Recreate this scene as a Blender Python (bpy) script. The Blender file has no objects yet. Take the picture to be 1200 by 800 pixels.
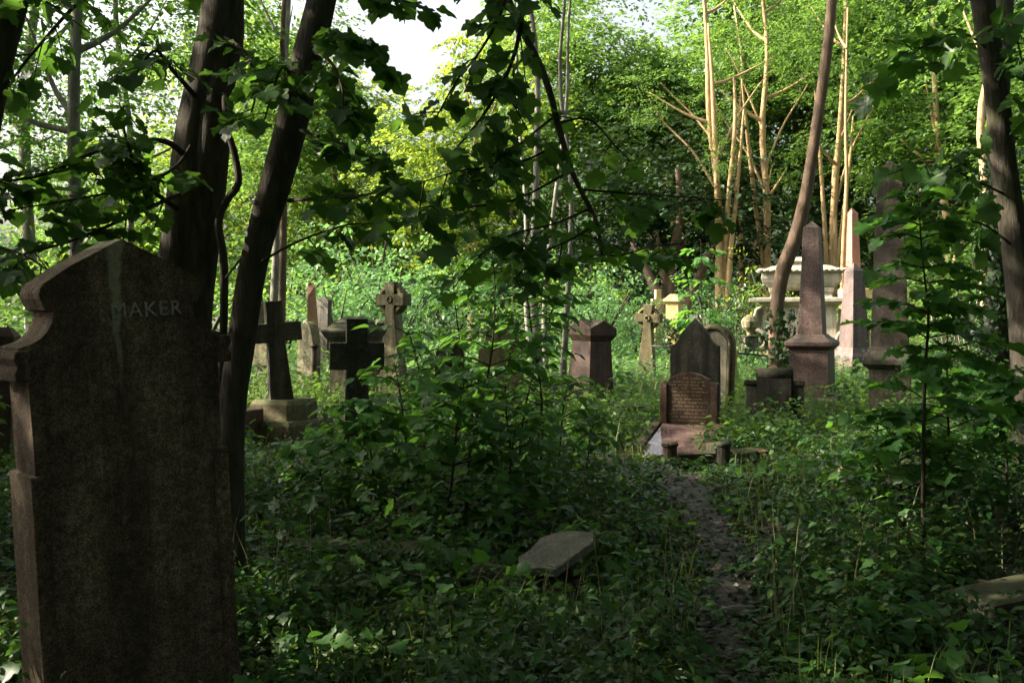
import bpy, bmesh, math
import numpy as np
from mathutils import Vector, Matrix

# ------------------------------------------------------------------ camera, sky, sun, exposure
scene = bpy.context.scene
C = scene.collection
EYE = 1.6          # camera height
F = 1167.0         # focal length in pixels of the 1200 px wide photograph
HZ = 365.0         # horizon row
cd = bpy.data.cameras.new('camera')
cd.lens = 35.0
cd.sensor_width = 36.0
cd.shift_y = (HZ - 400.0) / 1200.0
cd.clip_end = 2000.0
cam = bpy.data.objects.new('camera', cd)
C.objects.link(cam)
cam.location = (0, 0, EYE)
cam.rotation_euler = (math.radians(90), 0, 0)
scene.camera = cam

SUN_EL = math.radians(33)
SUN_AZ = math.radians(-84)        # measured from +Y towards +X: the sun stands to the left, beyond the clearing
S = Vector((math.sin(SUN_AZ) * math.cos(SUN_EL), math.cos(SUN_AZ) * math.cos(SUN_EL), math.sin(SUN_EL)))
w = bpy.data.worlds.new('World')
scene.world = w
w.use_nodes = True
nt = w.node_tree
sky = nt.nodes.new('ShaderNodeTexSky')
sky.sky_type = 'NISHITA'
sky.sun_disc = False
sky.sun_elevation = SUN_EL
sky.sun_rotation = SUN_AZ
sky.air_density = 1.0
sky.dust_density = 10.0
sky.ozone_density = 0.0
nt.nodes['Background'].inputs['Strength'].default_value = 0.15
hs_ = nt.nodes.new('ShaderNodeHueSaturation')      # hazy white summer sky
hs_.inputs['Saturation'].default_value = 0.45
nt.links.new(sky.outputs[0], hs_.inputs['Color'])
nt.links.new(hs_.outputs[0], nt.nodes['Background'].inputs['Color'])
sd = bpy.data.lights.new('sun', 'SUN')
sd.energy = 5.0
sd.angle = math.radians(0.6)
sd.color = (1.0, 0.89, 0.7)
sun = bpy.data.objects.new('sun', sd)
C.objects.link(sun)
sun.rotation_euler = S.to_track_quat('Z', 'Y').to_euler()
sun.location = (-20, -10, 30)

scene.view_settings.view_transform = 'Standard'
scene.view_settings.look = 'None'
scene.view_settings.exposure = 1.75
scene.view_settings.gamma = 1.0
scene.render.engine = 'CYCLES'
cy = scene.cycles
cy.use_denoising = True
cy.max_bounces = 7
cy.diffuse_bounces = 4
cy.glossy_bounces = 2
cy.transmission_bounces = 5
cy.transparent_max_bounces = 4
cy.caustics_reflective = False
cy.caustics_refractive = False
cy.sample_clamp_indirect = 6.0

# ------------------------------------------------------------------ helpers
def wx(px, d): return (px - 600.0) * d / F
def wz(py, d): return EYE - (py - HZ) * d / F
def W(px, py, d): return np.array((wx(px, d), d, wz(py, d)))

def nrm(v):
    return v / np.maximum(np.linalg.norm(v, axis=-1, keepdims=True), 1e-9)

def mesh_np(name, V, faces):
    """V (n,3); faces: list of int arrays, each (m,k)"""
    me = bpy.data.meshes.new(name)
    V = np.ascontiguousarray(V, dtype=np.float32)
    me.vertices.add(len(V))
    me.vertices.foreach_set('co', V.ravel())
    faces = [np.asarray(f, dtype=np.int32) for f in faces if len(f)]
    loops = np.concatenate([f.ravel() for f in faces])
    tot = np.concatenate([np.full(len(f), f.shape[1], np.int32) for f in faces])
    start = np.concatenate([[0], np.cumsum(tot)[:-1]]).astype(np.int32)
    me.loops.add(len(loops))
    me.loops.foreach_set('vertex_index', loops)
    me.polygons.add(len(tot))
    me.polygons.foreach_set('loop_start', start)
    me.update(calc_edges=True)
    return me

def link(name, me, mat, parent=None, smooth=False, kind=None, label=None):
    o = bpy.data.objects.new(name, me)
    if mat is not None and len(me.materials) == 0:
        me.materials.append(mat)
    C.objects.link(o)
    if parent is not None:
        o.parent = parent
    if smooth:
        me.polygons.foreach_set('use_smooth', np.ones(len(me.polygons), dtype=bool))
    if kind: o['kind'] = kind
    if label: o['label'] = label
    return o

def thing(name, label, cat, loc=(0, 0, 0), rot=(0, 0, 0), group=None):
    o = bpy.data.objects.new(name, None)
    o.empty_display_size = 0.2
    C.objects.link(o)
    o.location = [float(c) for c in loc]
    o.rotation_euler = rot
    o['label'] = label
    o['category'] = cat
    if group: o['group'] = group
    return o

def tag(o, label, cat, group=None):
    o['label'] = label
    o['category'] = cat
    if group: o['group'] = group
    return o

def bm_mesh(name, bm):
    me = bpy.data.meshes.new(name)
    bm.normal_update()
    bm.to_mesh(me)
    bm.free()
    return me

def bevel_all(bm, w, seg=2, ang=0.5):
    if w <= 0: return
    bm.normal_update()
    es = [e for e in bm.edges if len(e.link_faces) == 2 and e.calc_face_angle(0) > ang]
    bmesh.ops.bevel(bm, geom=es, offset=w, segments=seg, affect='EDGES', profile=0.6, clamp_overlap=True)

_jr = np.random.default_rng(77)
def prism(name, prof, y0, y1, bev=0.012, jit=0.0):
    """prof: (x,z) outline, extruded from y0 (front) to y1"""
    bm = bmesh.new()
    vs = [bm.verts.new((p[0], y0, p[1])) for p in prof]
    f = bm.faces.new(vs)
    r = bmesh.ops.extrude_face_region(bm, geom=[f])
    for v in [g for g in r['geom'] if isinstance(g, bmesh.types.BMVert)]:
        v.co.y = y1
    bmesh.ops.recalc_face_normals(bm, faces=bm.faces)
    if jit:
        for v in bm.verts: v.co += Vector(_jr.normal(0, jit, 3))
    bevel_all(bm, bev)
    return bm_mesh(name, bm)

def loft(name, secs, bev=0.01, jit=0.0, n=4):
    """secs: (hx, hy, z) from bottom to top; hx==0 closes to a point"""
    bm = bmesh.new()
    rings = []
    for hx, hy, z in secs:
        if hx <= 0:
            rings.append([bm.verts.new((0, 0, z))])
        elif n == 4:
            rings.append([bm.verts.new((sx * hx, sy * hy, z)) for sx, sy in ((-1, -1), (1, -1), (1, 1), (-1, 1))])
        else:
            rings.append([bm.verts.new((math.cos(2 * math.pi * (k + .5) / n) * hx, math.sin(2 * math.pi * (k + .5) / n) * hy, z)) for k in range(n)])
    for a, b in zip(rings[:-1], rings[1:]):
        if len(b) == 1:
            for k in range(len(a)): bm.faces.new((a[k], a[(k + 1) % len(a)], b[0]))
        else:
            for k in range(len(a)): bm.faces.new((a[k], a[(k + 1) % len(a)], b[(k + 1) % len(a)], b[k]))
    bm.faces.new(rings[0][::-1])
    if len(rings[-1]) > 1: bm.faces.new(rings[-1])
    if jit:
        for v in bm.verts: v.co += Vector(_jr.normal(0, jit, 3))
    bevel_all(bm, bev)
    return bm_mesh(name, bm)

def box(name, x0, x1, y0, y1, z0, z1, bev=0.01, jit=0.0):
    me = loft(name, [((x1 - x0) / 2, (y1 - y0) / 2, z0), ((x1 - x0) / 2, (y1 - y0) / 2, z1)], bev, jit)
    me.transform(Matrix.Translation(((x0 + x1) / 2, (y0 + y1) / 2, 0)))
    return me

def spline(pts, n):
    """Catmull-Rom through pts (m,k) -> (n,k)"""
    P = np.asarray(pts, float)
    P = np.vstack([2 * P[0] - P[1], P, 2 * P[-1] - P[-2]])
    m = len(P) - 3
    t = np.linspace(0, m - 1e-6, n)
    i = t.astype(int)
    u = (t - i)[:, None]
    a, b, c, d = P[i], P[i + 1], P[i + 2], P[i + 3]
    return 0.5 * ((2 * b) + (-a + c) * u + (2 * a - 5 * b + 4 * c - d) * u ** 2 + (-a + 3 * b - 3 * c + d) * u ** 3)

class MB:
    """collects vertices and faces of several shapes for ONE mesh"""
    def __init__(s): s.v = []; s.t = []; s.q = []; s.n = 0
    def add(s, V, tris=None, quads=None):
        if tris is not None and len(tris): s.t.append(np.asarray(tris) + s.n)
        if quads is not None and len(quads): s.q.append(np.asarray(quads) + s.n)
        s.v.append(np.asarray(V, float)); s.n += len(V)
    def tube(s, P, R, ns=8, cap=True, lump=0.0, rng=None):
        P = np.asarray(P, float); R = np.broadcast_to(np.asarray(R, float), (len(P),))
        T = nrm(np.gradient(P, axis=0))
        ref = np.array((1.0, 0.13, 0.05)) if abs(T[:, 2]).mean() > 0.5 else np.array((0.05, 0.1, 1.0))
        A = nrm(np.cross(T, ref)); B = np.cross(T, A)
        an = np.linspace(0, 2 * np.pi, ns, endpoint=False)
        rr = np.repeat(R[:, None], ns, 1)
        if lump and rng is not None:
            ph = rng.uniform(0, 6.28, 4)
            zz = np.linspace(0, 1, len(P))[:, None] * 9
            rr = rr * (1 + lump * (np.sin(an * 2 + ph[0] + zz * .5) * .5 + np.sin(an * 3 + ph[1] - zz) * .35 + np.sin(zz * 2.3 + ph[2] + an) * .5))
        V = P[:, None, :] + rr[..., None] * (np.cos(an)[None, :, None] * A[:, None] + np.sin(an)[None, :, None] * B[:, None])
        n = len(P)
        i = np.arange(n - 1)[:, None] * ns; k = np.arange(ns)[None]
        k2 = (k + 1) % ns
        Q = np.stack([i + k, i + k2, i + ns + k2, i + ns + k], -1).reshape(-1, 4)
        V = V.reshape(-1, 3)
        tr = []
        if cap:
            V = np.vstack([V, P[:1], P[-1:]])
            kk = np.arange(ns)
            tr = np.vstack([np.stack([np.full(ns, n * ns), (kk + 1) % ns, kk], -1),
                            np.stack([np.full(ns, n * ns + 1), (n - 1) * ns + kk, (n - 1) * ns + (kk + 1) % ns], -1)])
        s.add(V, tr, Q)
    def mesh(s, name):
        fs = []
        if s.t: fs.append(np.vstack(s.t))
        if s.q: fs.append(np.vstack(s.q))
        return mesh_np(name, np.vstack(s.v), fs)

# ------------------------------------------------------------------ materials
def new_mat(name):
    m = bpy.data.materials.new(name)
    m.use_nodes = True
    nt = m.node_tree
    return m, nt, nt.nodes['Principled BSDF'], nt.nodes['Material Output']

def node(nt, typ, **kw):
    n = nt.nodes.new(typ)
    for k, v in kw.items():
        if k.startswith('i_'): n.inputs[int(k[2:])].default_value = v
        else: setattr(n, k, v)
    return n

def ramp(nt, fac, stops):
    r = nt.nodes.new('ShaderNodeValToRGB')
    e = r.color_ramp.elements
    while len(e) > 1: e.remove(e[-1])
    e[0].position = stops[0][0]; e[0].color = (*stops[0][1], 1)
    for p, c in stops[1:]:
        x = e.new(p); x.color = (*c, 1)
    nt.links.new(fac, r.inputs[0])
    return r.outputs[0]

def g3(v): return (v, v, v)

def mixc(nt, a, b, fac, mode='MIX'):
    m = nt.nodes.new('ShaderNodeMix'); m.data_type = 'RGBA'; m.blend_type = mode
    if isinstance(fac, (int, float)): m.inputs[0].default_value = fac
    else: nt.links.new(fac, m.inputs[0])
    for k, c in ((6, a), (7, b)):
        if isinstance(c, tuple): m.inputs[k].default_value = (*c, 1)
        else: nt.links.new(c, m.inputs[k])
    return m.outputs[2]

def noise(nt, co, scale, detail=4, rough=.6, sc=None):
    if sc is not None:
        mp = node(nt, 'ShaderNodeMapping'); mp.inputs['Scale'].default_value = sc
        nt.links.new(co, mp.inputs[0]); co = mp.outputs[0]
    n = node(nt, 'ShaderNodeTexNoise')
    n.inputs['Scale'].default_value = scale; n.inputs['Detail'].default_value = detail; n.inputs['Roughness'].default_value = rough
    nt.links.new(co, n.inputs['Vector'])
    return n.outputs[0]

def stone_mat(name, a, b, dark=(.02, .018, .015), streak=.5, lichen=(.3, .3, .22), lich=.3, moss=.4, rough=.85, speck=.35, spec=.3, streak_line=False):
    m, nt, p, out = new_mat(name)
    tc = node(nt, 'ShaderNodeTexCoord'); co = tc.outputs['Object']
    oi = node(nt, 'ShaderNodeObjectInfo')
    va = node(nt, 'ShaderNodeVectorMath', operation='ADD'); nt.links.new(co, va.inputs[0])
    vs = node(nt, 'ShaderNodeVectorMath', operation='SCALE'); vs.inputs[0].default_value = (7, 5, 3); nt.links.new(oi.outputs['Random'], vs.inputs[3]); nt.links.new(vs.outputs[0], va.inputs[1])
    co2 = va.outputs[0]
    c = ramp(nt, noise(nt, co2, 5, 6, .65), [(.3, a), (.7, b)])
    if speck:
        sp = ramp(nt, noise(nt, co2, 130, 2, .7), [(.36, g3(.25)), (.5, g3(1)), (.62, g3(1.9))])
        c = mixc(nt, c, sp, speck, 'MULTIPLY')
        sp2 = ramp(nt, noise(nt, co2, 34, 5, .75), [(.34, g3(.45)), (.5, g3(1)), (.66, g3(1.6))])
        c = mixc(nt, c, sp2, min(1.0, speck * 1.5), 'MULTIPLY')
    st = ramp(nt, noise(nt, co2, 6, 5, .6, (1, 1, .13)), [(.42, g3(1)), (.62, g3(0))])
    k = node(nt, 'ShaderNodeMath', operation='MULTIPLY'); nt.links.new(st, k.inputs[0]); k.inputs[1].default_value = streak
    c = mixc(nt, c, dark, k.outputs[0])
    lf = ramp(nt, noise(nt, co2, 13, 7, .75), [(.56, g3(0)), (.66, g3(1))])
    k = node(nt, 'ShaderNodeMath', operation='MULTIPLY'); nt.links.new(lf, k.inputs[0]); k.inputs[1].default_value = lich
    c = mixc(nt, c, lichen, k.outputs[0])
    # moss grows on what faces up
    ge = node(nt, 'ShaderNodeNewGeometry'); sx = node(nt, 'ShaderNodeSeparateXYZ'); nt.links.new(ge.outputs['Normal'], sx.inputs[0])
    mn = noise(nt, co2, 9, 5, .7)
    ad = node(nt, 'ShaderNodeMath', operation='MULTIPLY_ADD'); nt.links.new(sx.outputs[2], ad.inputs[0]); ad.inputs[1].default_value = .45; nt.links.new(mn, ad.inputs[2])
    mf = ramp(nt, ad.outputs[0], [(.68, g3(0)), (.88, g3(1))])
    k = node(nt, 'ShaderNodeMath', operation='MULTIPLY'); nt.links.new(mf, k.inputs[0]); k.inputs[1].default_value = moss
    c = mixc(nt, c, (.07, .085, .025), k.outputs[0])
    if streak_line:
        # pale run of lichen down from the apex of the stone
        so = node(nt, 'ShaderNodeSeparateXYZ'); nt.links.new(co, so.inputs[0])
        wob = noise(nt, co, 7, 4, .6)
        xm = node(nt, 'ShaderNodeMath', operation='MULTIPLY_ADD'); nt.links.new(wob, xm.inputs[0]); xm.inputs[1].default_value = .07; nt.links.new(so.outputs[0], xm.inputs[2])
        xs = node(nt, 'ShaderNodeMath', operation='ADD'); nt.links.new(xm.outputs[0], xs.inputs[0]); xs.inputs[1].default_value = .000
        xa = node(nt, 'ShaderNodeMath', operation='ABSOLUTE'); nt.links.new(xs.outputs[0], xa.inputs[0])
        zr = node(nt, 'ShaderNodeMapRange'); nt.links.new(so.outputs[2], zr.inputs[0])
        zr.inputs[1].default_value = 1.3; zr.inputs[2].default_value = 1.9; zr.inputs[3].default_value = .003; zr.inputs[4].default_value = .04
        dv = node(nt, 'ShaderNodeMath', operation='DIVIDE'); nt.links.new(xa.outputs[0], dv.inputs[0]); nt.links.new(zr.outputs[0], dv.inputs[1])
        lf = ramp(nt, dv.outputs[0], [(.55, g3(1)), (1.0, g3(0))])
        k = node(nt, 'ShaderNodeMath', operation='MULTIPLY'); nt.links.new(lf, k.inputs[0])
        k2 = ramp(nt, noise(nt, co, 40, 4, .7), [(.3, g3(.35)), (.6, g3(.95))]); nt.links.new(k2, k.inputs[1])
        zf = node(nt, 'ShaderNodeMapRange'); nt.links.new(so.outputs[2], zf.inputs[0])
        zf.inputs[1].default_value = 1.28; zf.inputs[2].default_value = 1.62; zf.inputs[3].default_value = 0.0; zf.inputs[4].default_value = .9
        k3 = node(nt, 'ShaderNodeMath', operation='MULTIPLY'); nt.links.new(k.outputs[0], k3.inputs[0]); nt.links.new(zf.outputs[0], k3.inputs[1])
        c = mixc(nt, c, (.4, .36, .27), k3.outputs[0])
    nt.links.new(c, p.inputs['Base Color'])
    p.inputs['Roughness'].default_value = rough
    p.inputs['Specular IOR Level'].default_value = spec
    b1 = node(nt, 'ShaderNodeBump'); b1.inputs['Strength'].default_value = .55 if rough > .5 else .025; b1.inputs['Distance'].default_value = .02
    nt.links.new(noise(nt, co2, 24, 8, .7), b1.inputs['Height'])
    nt.links.new(b1.outputs[0], p.inputs['Normal'])
    return m

def bark_mat(name, a, b, moss=.3, sc=14, light=None):
    m, nt, p, out = new_mat(name)
    tc = node(nt, 'ShaderNodeTexCoord'); co = tc.outputs['Object']
    n1 = noise(nt, co, sc, 6, .7, (1, 1, .22))
    c = ramp(nt, n1, [(.32, a), (.68, b)])
    if light:
        lf = ramp(nt, noise(nt, co, 4, 5, .7), [(.52, g3(0)), (.62, g3(.8))])
        c = mixc(nt, c, light, lf)
    mf = ramp(nt, noise(nt, co, 2.2, 5, .7), [(.5, g3(0)), (.65, g3(moss))])
    c = mixc(nt, c, (.05, .07, .02), mf)
    nt.links.new(c, p.inputs['Base Color'])
    p.inputs['Roughness'].default_value = .9
    p.inputs['Specular IOR Level'].default_value = .2
    bp = node(nt, 'ShaderNodeBump'); bp.inputs['Strength'].default_value = .8; bp.inputs['Distance'].default_value = .03
    nt.links.new(n1, bp.inputs['Height']); nt.links.new(bp.outputs[0], p.inputs['Normal'])
    return m

def leaf_mat(name, cols, trans=(.25, .33, .04), tf=.4, rough=.42, spec=.5):
    """cols: 3-4 base colours, chosen leaf by leaf"""
    m, nt, p, out = new_mat(name)
    ge = node(nt, 'ShaderNodeNewGeometry')
    oi = node(nt, 'ShaderNodeObjectInfo')
    ad = node(nt, 'ShaderNodeMath', operation='ADD'); nt.links.new(ge.outputs['Random Per Island'], ad.inputs[0]); nt.links.new(oi.outputs['Random'], ad.inputs[1])
    fr = node(nt, 'ShaderNodeMath', operation='FRACT'); nt.links.new(ad.outputs[0], fr.inputs[0])
    n = len(cols)
    c = ramp(nt, fr.outputs[0], [(i / (n - 1), cc) for i, cc in enumerate(cols)])
    nt.links.new(c, p.inputs['Base Color'])
    p.inputs['Roughness'].default_value = rough
    p.inputs['Specular IOR Level'].default_value = spec
    tr = node(nt, 'ShaderNodeBsdfTranslucent')
    tcol = mixc(nt, c, trans, .65)
    nt.links.new(tcol, tr.inputs['Color'])
    mx = node(nt, 'ShaderNodeMixShader'); mx.inputs[0].default_value = tf
    nt.links.new(p.outputs[0], mx.inputs[1]); nt.links.new(tr.outputs[0], mx.inputs[2])
    nt.links.new(mx.outputs[0], out.inputs['Surface'])
    return m

M = {}
M['stone_big'] = stone_mat('stone_big', (.1, .066, .045), (.22, .155, .11), dark=(.03, .022, .016), streak=.65, lich=.3, moss=.2, lichen=(.27, .23, .16), speck=.75, streak_line=True)
M['stone_dark'] = stone_mat('stone_dark', (.06, .055, .045), (.13, .115, .09), streak=.75, lich=.18, moss=.5)
M['stone_slab'] = stone_mat('stone_slab', (.17, .155, .14), (.3, .28, .25), streak=.35, lich=.3, moss=.15)
M['stone_cross'] = stone_mat('stone_cross', (.08, .064, .05), (.16, .13, .1), streak=.6, lich=.2, moss=.7)
M['stone_black'] = stone_mat('stone_black', (.045, .04, .034), (.12, .105, .088), streak=.5, lich=.3, moss=.2)
M['stone_lichen'] = stone_mat('stone_lichen', (.17, .145, .085), (.29, .25, .15), dark=(.05, .045, .025), streak=.8, lichen=(.42, .42, .26), lich=.7, moss=.4)
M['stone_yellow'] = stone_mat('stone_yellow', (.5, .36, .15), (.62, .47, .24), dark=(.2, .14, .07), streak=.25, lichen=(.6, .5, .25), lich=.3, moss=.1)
M['stone_pale'] = stone_mat('stone_pale', (.3, .27, .21), (.46, .41, .33), dark=(.12, .1, .07), streak=.5, lichen=(.4, .4, .26), lich=.3, moss=.2)
M['stone_moss'] = stone_mat('stone_moss', (.13, .11, .06), (.24, .2, .11), dark=(.04, .04, .02), streak=.5, lichen=(.22, .25, .1), lich=.7, moss=.8)
M['granite_pink'] = stone_mat('granite_pink', (.09, .054, .048), (.155, .094, .082), streak=.5, lich=.1, moss=.12, rough=.55, speck=.7, spec=.5, lichen=(.32, .26, .22))
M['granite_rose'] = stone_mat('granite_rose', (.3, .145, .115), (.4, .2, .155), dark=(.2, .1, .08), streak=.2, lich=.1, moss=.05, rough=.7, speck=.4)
M['granite_brown'] = stone_mat('granite_brown', (.085, .046, .034), (.135, .074, .055), streak=.6, lich=.2, moss=.3, rough=.65, speck=.5)
M['granite_grey'] = stone_mat('granite_grey', (.12, .095, .08), (.18, .15, .125), streak=.6, lich=.25, moss=.15, rough=.75, speck=.5)
M['granite_polish'] = stone_mat('granite_polish', (.13, .085, .08), (.2, .13, .12), streak=.1, lich=.0, moss=.0, rough=.03, speck=.3, spec=1.0)
M['gold'] = stone_mat('gold_letter', (.4, .3, .16), (.5, .4, .24), streak=.1, lich=.0, moss=.0)
M['letter'] = stone_mat('lead_letter', (.34, .32, .28), (.46, .43, .38), streak=.2, lich=.1, moss=.0)
M['iron'] = stone_mat('iron', (.02, .022, .025), (.035, .037, .04), streak=.2, lich=.0, moss=.0, rough=.4, spec=.5)
M['old_wood'] = stone_mat('old_wood', (.36, .32, .24), (.52, .46, .36), dark=(.15, .13, .09), streak=.4, lich=.1, moss=.1)
M['bark_dark'] = bark_mat('bark_dark', (.035, .03, .024), (.105, .09, .072), moss=.35, sc=22)
M['bark_grey'] = bark_mat('bark_grey', (.12, .11, .095), (.26, .24, .2), moss=.3, light=(.32, .31, .27))
M['bark_brown'] = bark_mat('bark_brown', (.12, .08, .058), (.24, .17, .12), moss=.2)
M['bark_sun_gold'] = bark_mat('bark_sun_gold', (.27, .18, .085), (.48, .34, .18), moss=.25)  # gold of low sunlight on the trunks, put into the bark colour
M['twig'] = bark_mat('twig', (.03, .025, .018), (.07, .055, .04), moss=.1)
M['leaf_maple'] = leaf_mat('leaf_maple', [(.032, .095, .022), (.045, .125, .028), (.06, .15, .032), (.05, .12, .03)], trans=(.2, .42, .04), tf=.45)
M['leaf_sapling'] = leaf_mat('leaf_sapling', [(.04, .13, .028), (.06, .17, .034), (.075, .19, .04), (.05, .15, .034)], trans=(.2, .44, .04), tf=.45, rough=.4)
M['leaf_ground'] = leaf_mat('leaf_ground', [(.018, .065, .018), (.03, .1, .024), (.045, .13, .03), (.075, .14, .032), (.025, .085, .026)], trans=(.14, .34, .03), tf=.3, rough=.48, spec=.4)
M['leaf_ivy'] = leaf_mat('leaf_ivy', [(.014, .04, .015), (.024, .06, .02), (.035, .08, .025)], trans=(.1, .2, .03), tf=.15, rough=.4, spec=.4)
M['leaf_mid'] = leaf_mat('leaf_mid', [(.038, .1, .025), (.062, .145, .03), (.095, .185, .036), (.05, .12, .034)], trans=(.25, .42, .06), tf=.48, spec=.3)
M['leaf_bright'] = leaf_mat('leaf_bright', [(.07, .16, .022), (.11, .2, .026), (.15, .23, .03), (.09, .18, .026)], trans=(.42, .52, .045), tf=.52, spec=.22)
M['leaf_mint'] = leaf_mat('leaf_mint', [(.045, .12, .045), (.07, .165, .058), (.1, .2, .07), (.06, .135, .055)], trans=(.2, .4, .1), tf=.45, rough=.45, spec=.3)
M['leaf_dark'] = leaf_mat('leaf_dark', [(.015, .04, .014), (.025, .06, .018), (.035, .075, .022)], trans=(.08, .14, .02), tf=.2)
M['leaf_canopy'] = leaf_mat('leaf_canopy', [(.022, .068, .017), (.03, .09, .02), (.04, .11, .024)], trans=(.1, .26, .03), tf=.25, spec=.2)
M['leaf_bramble'] = leaf_mat('leaf_bramble', [(.02, .055, .02), (.04, .085, .022), (.07, .12, .03), (.1, .11, .03), (.03, .07, .028)], trans=(.16, .24, .03), tf=.3, rough=.5, spec=.35)
M['grass'] = leaf_mat('grass_blade', [(.08, .15, .03), (.12, .2, .04), (.2, .23, .08), (.09, .17, .035)], trans=(.3, .4, .06), tf=.4, rough=.45)
M['straw'] = leaf_mat('straw', [(.22, .2, .1), (.3, .26, .14), (.2, .2, .08)], trans=(.3, .28, .1), tf=.3, rough=.6)

# soil
m, nt, p, out = new_mat('soil')
tc = node(nt, 'ShaderNodeTexCoord'); co = tc.outputs['Object']
c = ramp(nt, noise(nt, co, 2.6, 8, .7), [(.3, (.02, .014, .009)), (.55, (.05, .036, .024)), (.75, (.085, .066, .045))])
c = mixc(nt, c, (.03, .05, .014), ramp(nt, noise(nt, co, .9, 6, .7), [(.45, g3(0)), (.6, g3(.8))]))
nt.links.new(c, p.inputs['Base Color'])
rr = ramp(nt, noise(nt, co, 1.7, 4, .6), [(.4, g3(.5)), (.6, g3(.95))]); nt.links.new(rr, p.inputs['Roughness'])
bp = node(nt, 'ShaderNodeBump'); bp.inputs['Strength'].default_value = .9; bp.inputs['Distance'].default_value = .05
nt.links.new(noise(nt, co, 12, 8, .75), bp.inputs['Height']); nt.links.new(bp.outputs[0], p.inputs['Normal'])
M['soil'] = m
m, nt, p, out = new_mat('mud')
tc = node(nt, 'ShaderNodeTexCoord'); co = tc.outputs['Object']
c = ramp(nt, noise(nt, co, 7, 8, .75), [(.3, (.014, .012, .01)), (.55, (.035, .03, .026)), (.72, (.085, .078, .07))])
nt.links.new(c, p.inputs['Base Color'])
rr = ramp(nt, noise(nt, co, 4, 5, .6), [(.42, g3(.32)), (.6, g3(.85))]); nt.links.new(rr, p.inputs['Roughness'])
bp = node(nt, 'ShaderNodeBump'); bp.inputs['Strength'].default_value = 1.0; bp.inputs['Distance'].default_value = .06
nt.links.new(noise(nt, co, 9, 8, .72), bp.inputs['Height']); nt.links.new(bp.outputs[0], p.inputs['Normal'])
M['mud'] = m

# ------------------------------------------------------------------ leaf shapes: x across, y along, z normal
def shape_mirror(right, cz=-.06, droop=.12, cup=.25, fan=.36):
    """right: outline base..tip on the right side; fan round a point on the midrib"""
    r = list(right)
    outl = r + [(-x, y) for x, y in r[-2:0:-1]]
    V = [(0, fan, 0)] + [(x, y, 0) for x, y in outl]
    V = np.array([(x, y, cup * abs(x) ** 1.3 - droop * y * y - (.0 if i else 0)) for i, (x, y, _) in enumerate(V)])
    n = len(outl)
    T = np.array([(0, 1 + k, 1 + (k + 1) % n) for k in range(n)])
    return V, T
MAPLE = shape_mirror([(0, 0), (.15, -.07), (.34, -.08), (.45, .04), (.41, .15), (.58, .24), (.69, .40), (.65, .54), (.48, .51), (.385, .57), (.40, .73), (.28, .84), (.13, .91), (0, 1.02)], cup=.16, droop=.26, fan=.32)
OVATE = shape_mirror([(0, 0), (.17, .12), (.28, .34), (.25, .6), (.12, .85), (0, 1.02)], cup=.35, droop=.3, fan=.45)
IVY = shape_mirror([(0, 0), (.32, -.04), (.44, .3), (.24, .5), (0, 1)], cup=.2, droop=.2, fan=.32)
OVAL = (np.array([(0, 0, 0), (.3, .42, .08), (0, 1, -.1), (-.3, .42, .08), (0, .45, 0)], float), np.array([(0, 1, 4), (4, 1, 2), (0, 4, 3), (4, 2, 3)]))
RHOMB = (np.array([(0, 0, 0), (.34, .45, .1), (0, 1, -.08), (-.34, .45, .1)], float), np.array([(0, 1, 2), (0, 2, 3)]))

def leaf_geo(shape, pos, tan, nor, size):
    V0, T0 = shape
    tan = nrm(tan); lat = nrm(np.cross(tan, nor)); n2 = np.cross(lat, tan)
    s = np.broadcast_to(np.asarray(size, float), (len(pos),))[:, None, None]
    V = pos[:, None] + s * (V0[None, :, 0, None] * lat[:, None] + V0[None, :, 1, None] * tan[:, None] + V0[None, :, 2, None] * n2[:, None])
    Tt = T0[None] + (np.arange(len(pos)) * len(V0))[:, None, None]
    return V.reshape(-1, 3), Tt.reshape(-1, 3)

def leaf_mesh(name, shape, pos, tan, nor, size):
    V, T = leaf_geo(shape, pos, tan, nor, size)
    return mesh_np(name, V, [T])

def spray_leaves(rng, base, dr, L, Mn, leaf, width=.32, droop=.25, tilt=.45):
    """sprays of leaves along twigs; returns pos, tan, nor, size"""
    N = len(base)
    dr = nrm(dr)
    up = np.array((0, 0, 1.0))
    lat = nrm(np.cross(dr, up + rng.normal(0, .25, (N, 3))))
    t = (np.arange(Mn) + rng.uniform(.1, .9, (N, Mn))) / Mn
    side = np.where(np.arange(Mn) % 2 == 0, 1.0, -1.0)[None] * np.ones((N, 1))
    L = np.broadcast_to(np.asarray(L, float), (N,))
    off = side * L[:, None] * width * rng.uniform(.1, 1.0, (N, Mn)) * np.sin(np.pi * (.15 + .8 * t)) 
    pos = base[:, None] + dr[:, None] * (L[:, None] * t)[..., None] + lat[:, None] * off[..., None]
    pos[..., 2] -= droop * L[:, None] * t ** 2 + rng.normal(0, .04, t.shape) * L[:, None]
    tan = dr[:, None] * .7 + lat[:, None] * (side * .75)[..., None] + rng.normal(0, .3, (N, Mn, 3))
    tan[..., 2] -= .25
    nor = up + rng.normal(0, tilt, (N, Mn, 3))
    size = leaf * rng.uniform(.65, 1.25, (N, Mn))
    return pos.reshape(-1, 3), tan.reshape(-1, 3), nor.reshape(-1, 3), size.ravel()

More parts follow.
